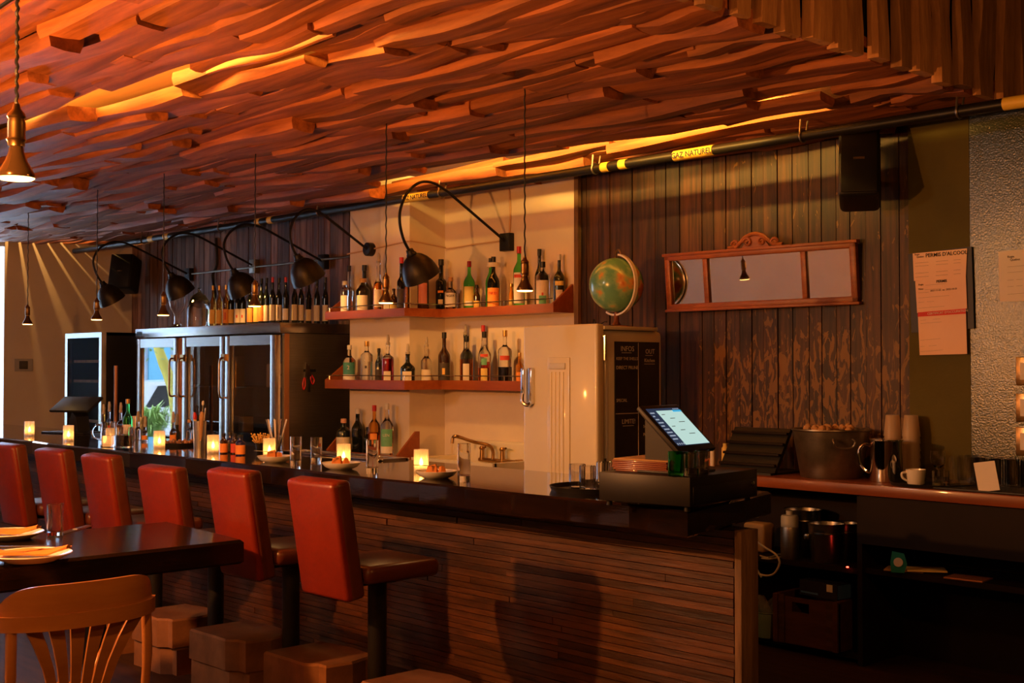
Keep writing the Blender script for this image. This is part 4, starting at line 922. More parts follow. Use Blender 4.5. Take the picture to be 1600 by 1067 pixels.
# conduit between the wall boxes
a, b = at(300, 428, y=6.53), at(546, 403, y=6.53)
o = MB().tube([(a.x, 6.53, 2.585), (b.x, 6.53, 2.585)], .010, 8).obj('conduit', 'galvanised'); tag(o, 'thin metal conduit along the dark boards between the lamp boxes', 'conduit')
c = at(545, 403, y=6.08)
o = MB().tube(smooth_curve([(-8.47, 6.085, 2.54), (-8.1, 6.085, 2.56), (-7.70, 6.085, 2.585), (-7.64, 6.13, 2.585), (-7.64, 6.42, 2.56), (-7.60, 6.445, 2.55), (-7.3, 6.445, 2.56), (bx5.x, 6.445, bx5.z + .01)], 4), .006, 6).obj('wall_cable', 'wire'); tag(o, 'pale surface cable running along the plaster wall above the bottles', 'cable')
o = MB().tube(smooth_curve([(bx5.x + .01, 6.45, bx5.z + .06), (bx5.x + .02, 6.45, 2.8), (bx5.x + .005, 6.45, 2.96)], 4), .006, 6).obj('wall_cable', 'wire'); tag(o, 'pale cable dropping from the ceiling to the big lamp wall box', 'cable')
p = at(332, 380, y=6.52)
o = MB().tube(smooth_curve([(p.x, 6.56, 2.93), (p.x + .02, 6.56, 2.66), (p.x - .05, 6.55, 2.55), (p.x + .02, 6.54, 2.35), (p.x + .06, 6.50, 2.28)], 5), .014, 8).obj('hanging_hose', 'black_plastic'); tag(o, 'thick black cable hanging from the ceiling on the left boards', 'cable')
# pendant bulbs
def pendant(x, y, zb, ztop, label, s=1.0, e=1.0):
    g = thing('pendant_bulb', label, 'lamp', (x, y, zb), 0, 'hanging reflector bulbs')
    MB().tube([(.0018 * cos(k * 1.2), .0018 * sin(k * 1.2), .165 * s + (ztop - zb - .165 * s) * k / 60) for k in range(61)], .0038, 6).obj('cord', 'black_plastic', g)
    MB().lathe([(0, .172 * s), (.007, .172 * s), (.010, .160 * s), (.019 * s, .150 * s), (.021 * s, .143 * s), (.018 * s, .138 * s), (.020 * s, .128 * s), (.020 * s, .095 * s), (.022 * s, .09 * s), (.019 * s, .085 * s), (.018 * s, .075 * s), (0, .074 * s)], 20, cap=False).obj('socket', 'brass', g)
    MB().lathe([(.014 * s, .078 * s), (.017 * s, .062 * s), (.024 * s, .042 * s), (.038 * s, .018 * s), (.042 * s, .008 * s), (.041 * s, .003 * s)], 24, cap=False).obj('bulb', 'bulb_glass', g)
    MB().lathe([(.041 * s, .003 * s), (.036 * s, -.001), (.0, -.003)], 24, cap=False).obj('bulb_face', 'bulb_glow', g)
    lamp('SPOT', (x, y, zb - .012), 5.5 * e, (1, .52, .16), .03, aim=(x, y, 0), spot=R(150), blend=.6)
    return g
PY = 4.3; ord_ = ['first', 'second', 'third', 'fourth']
for k, (px, py, l) in enumerate([(43, 507, 'hanging bulb farthest left over the bar against the left wall'), (151, 500, 'hanging bulb second from the left over the bar'), (255, 493, 'hanging bulb in front of the glass decanter'),
                                 (398, 479, 'hanging bulb in front of the dark wine bottles'), (603, 474, 'hanging bulb in front of the upper shelf left part'), (820, 455, 'hanging bulb in front of the upper shelf right part')]):
    p = at(px, py, y=PY); pendant(p.x, PY, p.z, 2.99, l)
p = at(25, 280, z=2.03); pt = at(17, 12, z=2.40)
pendant(p.x, p.y, p.z, 2.45, 'nearest hanging bulb at the upper left corner, on a swagged cord', e=1.2)
o = MB().tube(smooth_curve([(p.x - .30, p.y - .1, 2.40), (p.x - .1, p.y - .03, 2.425), (p.x, p.y, 2.45), (p.x + .10, p.y + .06, 2.475), (p.x + .26, p.y + .16, 2.52), (p.x + .5, p.y + .3, 2.95)], 6), .005, 6).obj('swag_cord', 'black_plastic'); tag(o, 'twisted black cord swagged across the upper left corner', 'cord')
# ================================================================== GAS PIPE
PYY, PZ = 5.95, 2.893
gp_ = thing('gas_pipe', 'long black gas pipe with yellow bands hung under the board ceiling', 'pipe', (-8, PYY, PZ))
MB().tube([(-13.42 + 8, 0, 0), (-2.2 + 8, 0, 0)], .030, 14).obj('pipe', 'black_metal', gp_)
def band_at(px, w, mt='yellow_band', r=.0325):
    x = at(px, 300, y=PYY).x + 8
    return MB().tube([(x - w / 2, 0, 0), (x + w / 2, 0, 0)], r, 16).obj('band', mt, gp_)
for px, w in ((238, .10), (262, .10), (405, .07), (424, .07), (947, .06), (975, .06), (1589, .12)): band_at(px, w)
for px, w in ((652, .30), (1085, .30)):
    b_ = band_at(px, w); x = at(px, 300, y=PYY).x + 8
    text(b_, 'GAZ NATUREL', (x, -.0335, -.004), .046, (1, 0, 0), (0, 0, 1), 'ink', align='CENTER', bold=.001)
for px in (225, 345, 500, 690, 930, 1255, 1500):
    x = at(px, 300, y=PYY).x + 8
    MB().tube([(x + .0, .034 * cos(a), .034 * sin(a)) for a in [k * pi / 8 for k in range(17)]], .006, 6).tube([(x, .03, .01), (x, .05, .09)], .006, 6).tube([(x, -.03, .01), (x, -.02, .09)], .006, 6).obj('hanger', 'galvanised', gp_)
# ================================================================== SPEAKERS
def speaker(c, rz, tilt, w, h, d, label, logo=False):
    s = thing('wall_speaker', label, 'speaker', c, rz)
    T = rot('X', tilt)
    MB().box((-w / 2, -d * .45, -h / 2), (w / 2, d * .5, h / 2), bev=.03, T=T).obj('cabinet', 'black_plastic', s)
    MB().box((-w / 2 + .012, -d * .5, -h / 2 + .012), (w / 2 - .012, -d * .44, h / 2 - .012), bev=.012, T=T).obj('grille', 'black_metal', s)
    MB().box((-.03, -d * .505, -.012), (.03, -d * .5, .002), T=T).obj('badge', 'steel', s)
    MB().box((-.04, d * .48, -.04), (.04, d * .48 + .14, .04), bev=.004, T=T).tube([(0, d * .55, .0), (0, d * .6, h * .6)], .012, 8, T=T).obj('bracket', 'black_metal', s)
p = at(195, 428, y=6.30); speaker((p.x, 6.30, p.z), R(38), R(-14), .26, .40, .26, 'black wall speaker in the left corner above the wine cooler')
p = at(1343, 262, y=6.22); speaker((p.x, 6.22, p.z), R(30), R(-18), .22, .44, .26, 'black wall speaker under the ceiling right of the mirror')
# ================================================================== THINGS ON THE BAR
def candle(px, pyb, label, z=BZ, h=.118, r=.0385, e=1.0, loc=None):
    p = at(px, pyb, z=z) if loc is None else V(loc)
    p.y = max(p.y, 3.95)
    c = thing('candle_holder', label, 'candle', (p.x, p.y, z), 0, 'fluted candle glasses on the bar')
    n = 60; o_ = MB().lathe([(0, 0), (r * .98, 0), (r, .004), (r, h), (r * .93, h), (r * .93, .012), (0, .012)], n, rib=.022, ribn=15, cap=False).obj('fluted_glass', 'candle_glass', c)
    MB().lathe([(0, .013), (.019, .013), (.019, .028), (0, .028)], 16, cap=False).obj('tealight', 'wax', c)
    MB().lathe([(0, .030), (.007, .035), (.011, .046), (.007, .062), (.0, .078)], 12, cap=False).obj('flame', 'flame', c)
    lamp('POINT', (p.x, p.y, z + .058), .22 * e, (1, .45, .10), .012)
    return c
cl = ['candle glass farthest left on the bar, by the left wall', 'second candle glass from the left on the bar, below the dark tablet', 'candle glass hidden behind the clear jug',
      'candle glass left of the steel tool tin on the bar', 'candle glass beside the dropper bottles', 'candle glass behind the leftmost small plate on the bar', 'candle glass behind the middle small plate on the bar', 'candle glass behind the rightmost small plate on the bar']
for (px, py), l in zip([(46, 681), (107, 689), (173, 695), (249, 700), (333, 708), (421, 715), (537, 726), (658, 737)], cl): candle(px, py, l)
def plate_set(px, py, l1, l2, l3, l4):
    p = at(px, py, z=BZ); p.y = max(p.y, 3.98)
    o = MB().lathe([(0, .004), (.052, .004), (.058, 0), (.064, .003), (.088, .014), (.101, .029), (.106, .037), (.103, .038), (.084, .018), (.06, .010), (0, .009)], 36, cap=False).obj('side_plate', 'white_china', None, (p.x, p.y, BZ)); tag(o, l1, 'plate', 'small white plates on the bar')
    for dx, dy, rz, hh, l in ((-.022, -.006, .4, .062, l2), (.032, .01, -.5, .055, l3)):
        m = MB(); vs = [(-.035, -.018, 0), (.035, -.018, 0), (.030, .018, 0), (-.030, .018, 0), (-.024, -.012, hh * .8), (.020, -.010, hh), (.016, .010, hh * .9), (-.02, .012, hh * .72)]
        m.add(vs, [(3, 2, 1, 0), (4, 5, 6, 7), (0, 1, 5, 4), (1, 2, 6, 5), (2, 3, 7, 6), (3, 0, 4, 7)])
        bm = bmesh.new(); me = m.mesh('folded_napkin', 'napkin'); bm.from_mesh(me); bmesh.ops.subdivide_edges(bm, edges=bm.edges[:], cuts=2, use_grid_fill=True)
        for v in bm.verts: v.co += V((random.uniform(-1, 1), random.uniform(-1, 1), random.uniform(-1, 1))) * .003
        bm.to_mesh(me); bm.free(); me.polygons.foreach_set('use_smooth', [True] * len(me.polygons))
        o = link('folded_napkin', me, None, (p.x + dx, p.y + dy, BZ + .0105), (0, 0, rz)); tag(o, l, 'napkin', 'folded napkins on the small plates')
    fork((p.x - .012, p.y - .05, BZ + .062), R(88), l4, .17, R(6))
plate_set(430, 722, 'small white plate on the bar, leftmost of three', 'orange folded napkin on the leftmost small plate, left half', 'orange folded napkin on the leftmost small plate, right half', 'fork resting on the leftmost small plate of the bar')
plate_set(533, 733, 'small white plate on the bar, middle of three', 'orange folded napkin on the middle small plate, left half', 'orange folded napkin on the middle small plate, right half', 'fork resting on the middle small plate of the bar')
plate_set(682, 747, 'small white plate on the bar, rightmost of three', 'orange folded napkin on the rightmost small plate, left half', 'orange folded napkin on the rightmost small plate, right half', 'fork resting on the rightmost small plate of the bar')
for px, py, h, l in ((459, 728, .165, 'clear highball glass right of the leftmost small plate'), (568, 741, .175, 'clear highball glass right of the middle small plate'), (725, 753, .185, 'clear highball glass right of the rightmost small plate')):
    p = at(px, py, z=BZ); p.y = max(p.y, 3.93); tumbler('highball_glass', .032, h, (p.x, p.y, BZ), l, group='highball glasses', base=.03)
p = at(445, 716, z=BZ); tumbler('highball_glass', .034, .14, (-6.18, 4.22, BZ), 'clear glass behind the leftmost highball, near the straw jar', group='highball glasses')
# clear jug and mug of red drink
p = at(168, 697, z=BZ); jx, jy = p.x, max(p.y, 3.96)
j = thing('glass_jug', 'clear glass jug with round handle at the left of the bar', 'jug', (jx + .0, jy, BZ))
MB().lathe([(0, 0), (.05, 0), (.054, .01), (.054, .08), (.046, .15), (.05, .17), (.047, .17), (.043, .15), (.050, .08), (.048, .012), (0, .010)], 28, cap=False).obj('glass_body', 'glass', j)
MB().tube(smooth_curve([(-.03, -.035, .14), (-.06, -.06, .15), (-.085, -.08, .11), (-.075, -.07, .06), (-.035, -.035, .045)], 5), .007, 8).obj('handle', 'glass', j)
MB().lathe([(0, .012), (.046, .012), (.047, .075), (0, .075)], 20, cap=False).obj('liquid', 'water', j)
p = at(191, 699, z=BZ)
j = thing('glass_mug', 'wide glass of dark red drink on the bar below the green bottle', 'glass', (p.x + .02, max(p.y, 3.97), BZ))
MB().lathe([(0, 0), (.058, 0), (.062, .01), (.062, .075), (.056, .10), (.058, .14), (.055, .14), (.053, .10), (.058, .075), (.057, .012), (0, .010)], 28, cap=False).obj('glass_body', 'glass', j)
MB().lathe([(0, .012), (.055, .012), (.056, .075), (.053, .085), (0, .085)], 24, cap=False).obj('liquid', 'wine_liquid', j)
# bottles with pourers on the left part of the bar
GB = 'bottles on the bar'
for (px, top, w, y, g, lb, cp, liq, l, pr, hm) in [
    (162, 631, 9, 4.45, 'amber_glass', None, None, None, 'slim amber pourer bottle behind the clear jug', True, .26), (171, 624, 11, 4.50, 'glass', 'lab_red', None, 'rum_liquid', 'pourer bottle with red neck label behind the clear jug', True, .28),
    (189, 624, 13, 4.45, 'glass', None, None, 'rum_liquid', 'clear pourer bottle just left of the green bottle', True, .28), (200, 615, 15, 4.35, 'green_glass', 'lab_white', 'cap_gold', None, 'bright green bottle standing at the left of the bar', False, .31),
    (216, 640, 10, 4.45, 'glass', None, None, 'water', 'clear pourer bottle right of the green bottle', True, .22), (227, 645, 10, 4.40, 'glass', 'lab_orange', None, 'water', 'short pourer bottle with orange band right of the green bottle', True, .19),
    (271, 637, 11, 4.45, 'glass', 'lab_orange', None, 'rum_liquid', 'pourer bottle with amber drink in front of the fridge door mullion', True, .23), (277, 645, 10, 4.52, 'olive_glass', None, None, None, 'dark pourer bottle beside the amber one before the fridge door', True, .21),
    (296, 655, 9, 4.5, 'glass', None, 'cork', 'water', 'small corked bottle left of the steel tool tin', False, .17)]:
    B(px, top, w, y, BZ, g, lb, cp, .5, .72, .36, liq, .5, l, GB, (.12, .4), 120, pour=pr, name='bar_bottle', hmax=hm)
p = at(213, 680, z=BZ)
tumbler('mixing_tin', .045, .17, (at(213, 600, y=4.62).x, 4.62, BZ), 'steel mixing tin standing before the black side of the wine cooler', 'cup', m='steel')
tumbler('mixing_tin', .043, .17, (at(222, 600, y=4.55).x, 4.55, BZ), 'second steel mixing tin, right of the first behind the pourers', 'cup', m='steel')
# tray of bar snacks / garnish beside the tin
p = at(277, 690, y=4.35)
gt = thing('garnish_tray', 'dark tray of brown garnish beside the steel tool tin', 'tray', (p.x, 4.35, BZ))
MB().lathe([(0, .004), (.14, .004), (.15, .022), (.154, .022), (.146, 0), (0, 0)], 32, cap=False).obj('tray', 'black_plastic', gt)
m = MB()
for k in range(46):
    a, r_ = random.random() * 6.28, .125 * random.random() ** .5; T = tr(r_ * cos(a), r_ * sin(a), .014 + random.random() * .022) @ rot('Z', random.random() * 6) @ rot('X', random.random() * 2)
    m.lathe([(0, -.013), (.010, -.008), (.013, 0), (.008, .009), (0, .013)], 6, T=T, cap=False)
o = m.obj('garnish', 'copper', gt); o['kind'] = 'stuff'
# steel tin of bar tools
p = at(312, 700, z=BZ); tx, ty = at(312, 690, y=4.28).x, 4.28
tt = thing('tool_tin', 'steel tin holding bar spoons and a red handled stick', 'cup', (tx, ty, BZ))
MB().lathe([(0, 0), (.040, 0), (.047, .19), (.045, .19), (.038, .006), (0, .006)], 28, cap=False).obj('tin', 'steel', tt)
def stick(name, loc, tilt, rz, L, r, mt, label, head=None, hm=None, tw=False):
    o = thing(name, label, 'bar tool', loc, rz, 'bar tools in the steel tin'); o.rotation_euler = (tilt[0], tilt[1], rz)
    MB().tube([(0, 0, 0), (0, 0, L)], r, 8).obj('shaft', mt, o)
    if head: MB().lathe([(0, L - .001), (head[0], L), (head[0] * 1.1, L + head[1] * .4), (head[0] * .7, L + head[1] * .9), (0, L + head[1])], 12, cap=False).obj('head', hm, o)
stick('bar_spoon', (tx + .005, ty, BZ + .01), (R(4), R(14)), 0, .30, .004, 'steel', 'long steel bar spoon leaning right in the tin, tallest', (.008, .03), 'paper_white')
stick('bar_spoon', (tx - .01, ty + .01, BZ + .01), (R(-3), R(-13)), 0, .27, .004, 'black_metal', 'dark twisted bar spoon leaning left in the tin', (.008, .02), 'black_metal')
stick('bar_spoon', (tx - .005, ty + .01, BZ + .01), (R(4), R(-5)), 0, .27, .004, 'black_metal', 'dark thin bar spoon standing in the tin', (.006, .02), 'black_metal')
stick('muddler', (tx - .012, ty - .015, BZ + .01), (R(2), R(-4)), 0, .19, .011, 'lab_yellow', 'yellow stick with a red end in the steel tin', (.013, .05), 'cap_red')
stick('muddler', (tx + .02, ty - .01, BZ + .01), (R(2), R(10)), 0, .19, .012, 'cork', 'orange wooden muddler leaning right in the steel tin', (.016, .06), 'cork')
stick('bar_spoon', (tx + .012, ty + .01, BZ + .01), (R(-4), R(3)), 0, .25, .004, 'steel', 'twisted steel spoon standing upright in the tin', (.006, .02), 'steel')
# dropper bottles
for k, (px, y, lb, gl_, l) in enumerate([(350, 4.16, 'lab_orange', 'brown_glass', 'small dropper bottle with orange label beside the candle, leftmost of four'), (360, 4.26, 'lab_dark', 'blue_glass', 'small blue dropper bottle with dark label, at the back of four'),
                                        (367, 4.20, 'lab_red', 'brown_glass', 'small dropper bottle with red label, third of four'), (376, 4.15, 'lab_orange', 'blue_glass', 'small blue dropper bottle with large orange label, rightmost of four')]):
    B(px, 664, 12 if k != 3 else 15, y, BZ, gl_, lb, 'cap_black', .62, .78, .45, None, 0, l, 'dropper bottles on the bar', (.06, .52), 200, name='dropper_bottle', hmax=.125)
# jar of straws with dried plant
jx, jy = at(432, 690, y=4.36).x, 4.36
o = tumbler('straw_jar', .042, .11, (jx, jy, BZ), 'cut glass jar holding straws behind the candle', 'jar', m='glass', rib=.03, ribn=12)
for k in range(9):
    a = k * .7; o = MB().tube([(0, 0, 0), (.055 * cos(a), .055 * sin(a), .20)], .004, 8).obj('straw', 'paper_white' if k % 3 else 'chrome', None, (jx + .012 * cos(a), jy + .012 * sin(a), BZ + .022)); tag(o, 'pale drinking straw fanned out in the glass jar on the bar', 'straw', 'straws in the glass jar')
m = MB(); px_ = at(405, 690, y=4.4).x
for k in range(60):
    a, h_ = random.random() * 6.28, random.random(); r_ = .025 + .045 * random.random()
    m.tube([(.02 * cos(a), .02 * sin(a), 0), (r_ * cos(a), r_ * sin(a), .035 + .05 * h_)], .0018, 4)
    m.lathe([(0, -.006), (.006, 0), (0, .006)], 6, T=tr(r_ * cos(a), r_ * sin(a), .035 + .05 * h_), cap=False)
o = thing('dried_flowers', 'small tuft of yellow dried flowers in a dark pot left of the straw jar', 'plant', (px_, 4.42, BZ)); q = m.obj('flower_heads', 'lab_amber', o, (0, 0, .035)); q['kind'] = 'stuff'
MB().lathe([(0, 0), (.035, 0), (.042, .06), (.038, .06), (0, .05)], 20, cap=False).obj('pot', 'black_plastic', o)
# shallow steel rails of the ice well at the back of the bar
sw = thing('ice_well', 'shallow stainless ice well rim let into the back of the bar', 'sink', (-6.45, 4.60, BZ))
m = MB(); m.box((-.55, -.13, 0), (.55, -.10, .012), bev=.004).box((-.55, .07, 0), (.55, .10, .012), bev=.004).box((-.55, -.10, 0), (-.52, .07, .012)).box((.52, -.10, 0), (.55, .07, .012)); m.obj('rim', 'chrome', sw)
MB().box((-.52, -.10, .0), (.52, .07, .003)).obj('lid', 'steel', sw)
# ------------------------------------------------------------------ black tablet at the left end
p = at(120, 672, y=4.55)
ps = thing('order_tablet', 'black tablet on a stand at the far left of the bar, seen from behind', 'tablet', (p.x, 4.56, BZ), R(20))
MB().box((-.30, -.12, .0), (.18, .16, .012), bev=.004).obj('base', 'black_plastic', ps)
MB().prism([(-.06, .012), (.07, .012), (.05, .14), (.0, .18)], -.07, .07, 'y').obj('stand', 'black_plastic', ps)
MB().box((-.19, -.012, -.12), (.19, .012, .12), bev=.008, T=tr(-.02, 0, .24) @ rot('Z', R(10)) @ rot('X', R(-62))).obj('screen_housing', 'black_plastic', ps)
o = simple_box('notebook', (-.13, -.10, 0), (.13, .10, .02), 'print_blue', 'blue edged notebook beside the left tablet', 'notebook', (p.x + .55, 4.60, BZ), R(20))
# ------------------------------------------------------------------ cash drawer corner
RZ = R(8); zd = BZ + .115 + .018
N = at(1078, 746, z=zd); e1 = V((cos(RZ), sin(RZ), 0)); e2 = V((-sin(RZ), cos(RZ), 0))
cdw = thing('cash_drawer', 'black metal cash drawer on the right end of the bar', 'cash drawer', (N.x, N.y, BZ), RZ)
DWd, DDp = .42, .54
MB().box((-DWd, 0, .02), (0, DDp, .133), bev=.003).obj('case', 'black_metal', cdw)
MB().box((-.002, .02, .03), (.004, DDp - .02, .095), bev=.002).obj('drawer_front', 'black_metal', cdw)
MB().lathe([(0, 0), (.011, 0), (.011, .006), (.006, .009), (0, .009)], 16, T=tr(.002, DDp - .05, .075) @ rot('Y', pi / 2), cap=False).obj('lock', 'chrome', cdw)
for fx_, fy_ in ((-.03, .03), (-DWd + .03, .03), (-.03, DDp - .03), (-DWd + .03, DDp - .03)): MB().lathe([(.012, 0), (.012, .02)], 12, T=tr(fx_, fy_, 0)).obj('foot', 'black_plastic', cdw)
def on_drawer(a, b, z=zd): q = V((N.x, N.y, 0)) + e1 * a + e2 * b; return V((q.x, q.y, z))
for k in range(7):
    q = on_drawer(-.275 + random.uniform(-.008, .008), .20 + random.uniform(-.008, .008), zd + k * .0075)
    o = simple_box('menu', (-.13, -.12, 0), (.13, .12, .0068), 'counter_wood' if k < 6 else 'kraft', ('topmost tan menu card of the stack on the cash drawer' if k == 6 else ('lowest', 'second lowest', 'third lowest', 'middle', 'third highest', 'second highest')[k] + ' reddish menu board in the stack on the cash drawer'), 'menu', q, RZ + random.uniform(-.03, .03), 'menus on the cash drawer', .0015)
# touch screen
q0 = on_drawer(-.165, .08)
tsc = thing('touch_screen', 'lit order screen on a black wedge stand on the cash drawer', 'screen', q0, RZ)
th = R(43)                                # slope of the screen; faces +local x
LW, LH = .29, .255
Ts = tr(-.005, .115, .18) @ Matrix(((0, -cos(th), sin(th), 0), (1, 0, 0, 0), (0, sin(th), cos(th), 0), (0, 0, 0, 1)))    # local x -> width (e2), y -> up the slope, z -> out
MB().box((-LW / 2, -LH / 2, -.022), (LW / 2, LH / 2, 0), bev=.006, T=Ts).obj('bezel', 'black_plastic', tsc)
scn = MB().box((-LW / 2 + .025, -LH / 2 + .028, -.002), (LW / 2 - .02, LH / 2 - .022, .0012), T=Ts).obj('display', 'screen_dark', tsc)
MB().box((-LW / 2 + .085, -LH / 2 + .030, .001), (LW / 2 - .022, LH / 2 - .036, .0022), T=Ts).obj('order_list', 'screen_pale', scn)
MB().box((LW / 2 - .085, LH / 2 - .046, .002), (LW / 2 - .022, LH / 2 - .036, .003), T=Ts).obj('blue_button', 'screen_blue', scn)
m = MB()
for k in range(9): m.box((-LW / 2 + .030, LH / 2 - .050 - k * .018, .0012), (-LW / 2 + .044 + .028 * random.random(), LH / 2 - .044 - k * .018, .002), T=Ts)
for k in range(4): m.box((-LW / 2 + .030 + k * .015, -LH / 2 + .033, .0012), (-LW / 2 + .036 + k * .015, -LH / 2 + .041, .002), T=Ts)
for k in range(4): m.box((LW / 2 - .07 + k * .012, LH / 2 - .031, .0012), (LW / 2 - .064 + k * .012, LH / 2 - .026, .002), T=Ts)
q_ = m.obj('screen_rows', 'screen_text', scn); q_['kind'] = 'stuff'
m = MB()
for k in range(6): m.box((-LW / 2 + .10 + .04 * (k % 3), LH / 2 - .06 - k * .022, .0022), (-LW / 2 + .125 + .05 * (k % 3), LH / 2 - .057 - k * .022, .0026), T=Ts)
q_ = m.obj('order_rows', 'steel_matt', scn); q_['kind'] = 'stuff'
MB().prism([(-.10, 0), (.06, 0), (.075, .075), (-.06, .20), (-.10, .235)], .02, .21, 'y').obj('stand', 'black_plastic', tsc)
MB().box((-.12, -.01, 0), (.10, .23, .010), bev=.003).obj('foot_plate', 'black_plastic', tsc)
tumbler('green_tumbler', .030, .095, on_drawer(-.075, .02), 'green glass tumbler under the lit order screen', m='green_glass', group='glasses under the order screen', base=.012)
tumbler('clear_tumbler', .030, .095, on_drawer(-.03, .065), 'clear thick based tumbler under the screen, right of the green one', group='glasses under the order screen', base=.03)
tumbler('clear_tumbler', .027, .095, on_drawer(-.035, .15), 'clear tumbler farther back under the lit order screen', group='glasses under the order screen', base=.02)
# pen cup behind the menus
q = on_drawer(-.32, .36); pc = thing('pen_cup', 'pale cup of orange pencils and cards behind the order screen', 'cup', q)
MB().lathe([(0, 0), (.035, 0), (.04, .11), (.037, .11), (.033, .006), (0, .006)], 20, cap=False).obj('cup', 'paper_pink', pc)
for k, (dx, dy, L, mt) in enumerate(((.01, .0, .20, 'lab_orange'), (-.012, .01, .18, 'copper'), (.018, .012, .22, 'lab_orange'), (-.015, -.01, .17, 'cork'))):
    o = MB().tube([(0, 0, 0), (dx * 2, dy * 2, L)], .006, 6).obj('pencil', mt, None, q + V((dx * .6, dy * .6, .008))); tag(o, ('orange pencil leaning right', 'brown pencil leaning left', 'tallest orange pencil', 'short tan pencil')[k] + ' in the pale cup behind the order screen', 'pencil', 'pencils in the cup')
# tray with ribbed tumblers
tp_ = V((-3.86, 4.13, BZ))
o = MB().lathe([(0, .003), (.185, .003), (.197, .022), (.201, .022), (.192, 0), (0, 0)], 44, cap=False).obj('serving_tray', 'black_plastic', None, tp_); tag(o, 'round black serving tray on the bar left of the cash drawer', 'tray')
for px, y, l in ((902, 4.06, 'ribbed tumbler on the black tray, nearest left'), (918, 4.02, 'ribbed tumbler on the black tray against the cash drawer'), (944, 4.24, 'ribbed tumbler on the black tray, farther back')):
    tumbler('ribbed_tumbler', .036, .115, (at(px, 745, y=y).x, y, BZ + .004), l, group='ribbed tumblers on the tray', m='ribbed_glass', rib=.03, ribn=14, base=.014)
# ================================================================== RIGHT BACK COUNTER
KZ, KY = .98, 5.93
o = MB().box((-4.95, KY, KZ - .06), (-2.2, 6.44, KZ), bev=.006).obj('back_worktop', 'counter_wood'); tag(o, 'reddish wooden worktop along the wall right of the bar', 'worktop')
cb = thing('shelf_cabinet', 'dark open shelf cabinet under the wooden worktop on the right', 'cabinet', (-3.6, 6.2, 0))
XD = at(1340, 850, y=KY + .03).x + 3.6
m = MB(); 
MB().box((-1.35, .20, 0), (1.4, .235, KZ - .06)).obj('back_panel', 'cabinet_dark', cb)
for x in (-1.35, XD, 1.38): MB().box((x - .015, -.22, 0), (x + .015, .20, KZ - .06)).obj('side_panel', 'cabinet_dark', cb)
zs1 = at(1260, 878, y=6.0).z; zs2 = at(1250, 1005, y=6.0).z
for z in (zs1, zs2): MB().box((-1.335, -.20, z - .03), (XD - .015, .20, z)).obj('shelf', 'cabinet_dark', cb)
MB().box((XD + .015, -.245, .66), (1.365, -.215, KZ - .065)).obj('drawer_front', 'cabinet_dark', cb)
zs3 = at(1400, 893, y=6.0).z
MB().box((XD + .015, -.20, zs3 - .03), (1.365, .20, zs3)).obj('shelf', 'cabinet_dark', cb)
# galvanised tub
def tubx(px): return at(px, 745, y=6.18).x
tb_ = thing('metal_tub', 'large galvanised tub with a drop handle on the wooden worktop', 'tub', (tubx(1297), 6.19, KZ))
MB().lathe([(0, 0), (.165, 0), (.17, .006), (.213, .262), (.222, .268), (.220, .276), (.207, .272), (.163, .01), (0, .01)], 44, cap=False).obj('tub', 'galvanised', tb_)
ha = R(-40); hc = V((cos(ha), sin(ha), 0)); ht = V((-sin(ha), cos(ha), 0)); base = hc * .212 + V((0, 0, .21))
MB().tube(smooth_curve([base + ht * .055 + V((0, 0, .015)), base + hc * .03 + ht * .06, base + hc * .022 + ht * .04 - V((0, 0, .03)), base + hc * .02 - ht * .04 - V((0, 0, .03)), base + hc * .03 - ht * .06, base - ht * .055 + V((0, 0, .015))], 5), .006, 8).obj('handle', 'galvanised', tb_)
m = MB()
for k in range(26):
    a, r_ = random.random() * 6.28, .17 * random.random() ** .5; m.lathe([(0, -.02), (.018, -.01), (.022, .004), (.012, .018), (0, .022)], 8, T=tr(r_ * cos(a), r_ * sin(a), .262 + random.random() * .02), cap=False)
q = m.obj('corks', 'cork', tb_); q['kind'] = 'stuff'
# black ribbed stand left of the tub
bs = thing('ribbed_rack', 'black sloping ribbed rack standing left of the galvanised tub', 'rack', (tubx(1185), 6.22, KZ))
MB().prism([(-.17, 0), (-.14, 0), (.03, .26), (.0, .26)], -.20, .20, 'x').obj('sloping_board', 'black_plastic', bs)
for k in range(4): MB().box((-.20, -.165 + .042 * k, .045 + .06 * k), (.20, -.14 + .042 * k, .060 + .06 * k), bev=.003).obj('ledge', 'cabinet_dark', bs)
MB().box((-.20, -.2, 0), (.20, .15, .012)).obj('base', 'black_plastic', bs)
for px, h_, r_, mt, l in ((1113, .13, .014, 'paper_white', 'slim white tube standing behind the order screen'), (1133, .15, .022, 'lab_yellow', 'small yellow bottle left of the black ribbed rack'), (1103, .06, .03, 'lab_orange', 'small orange pot behind the order screen')):
    o = MB().lathe([(0, 0), (r_, 0), (r_, h_ * .8), (r_ * .6, h_ * .88), (r_ * .6, h_), (0, h_)], 16, cap=False).obj('small_bottle', mt, None, (at(px, 720, y=6.3).x, 6.3, KZ)); tag(o, l, 'bottle')
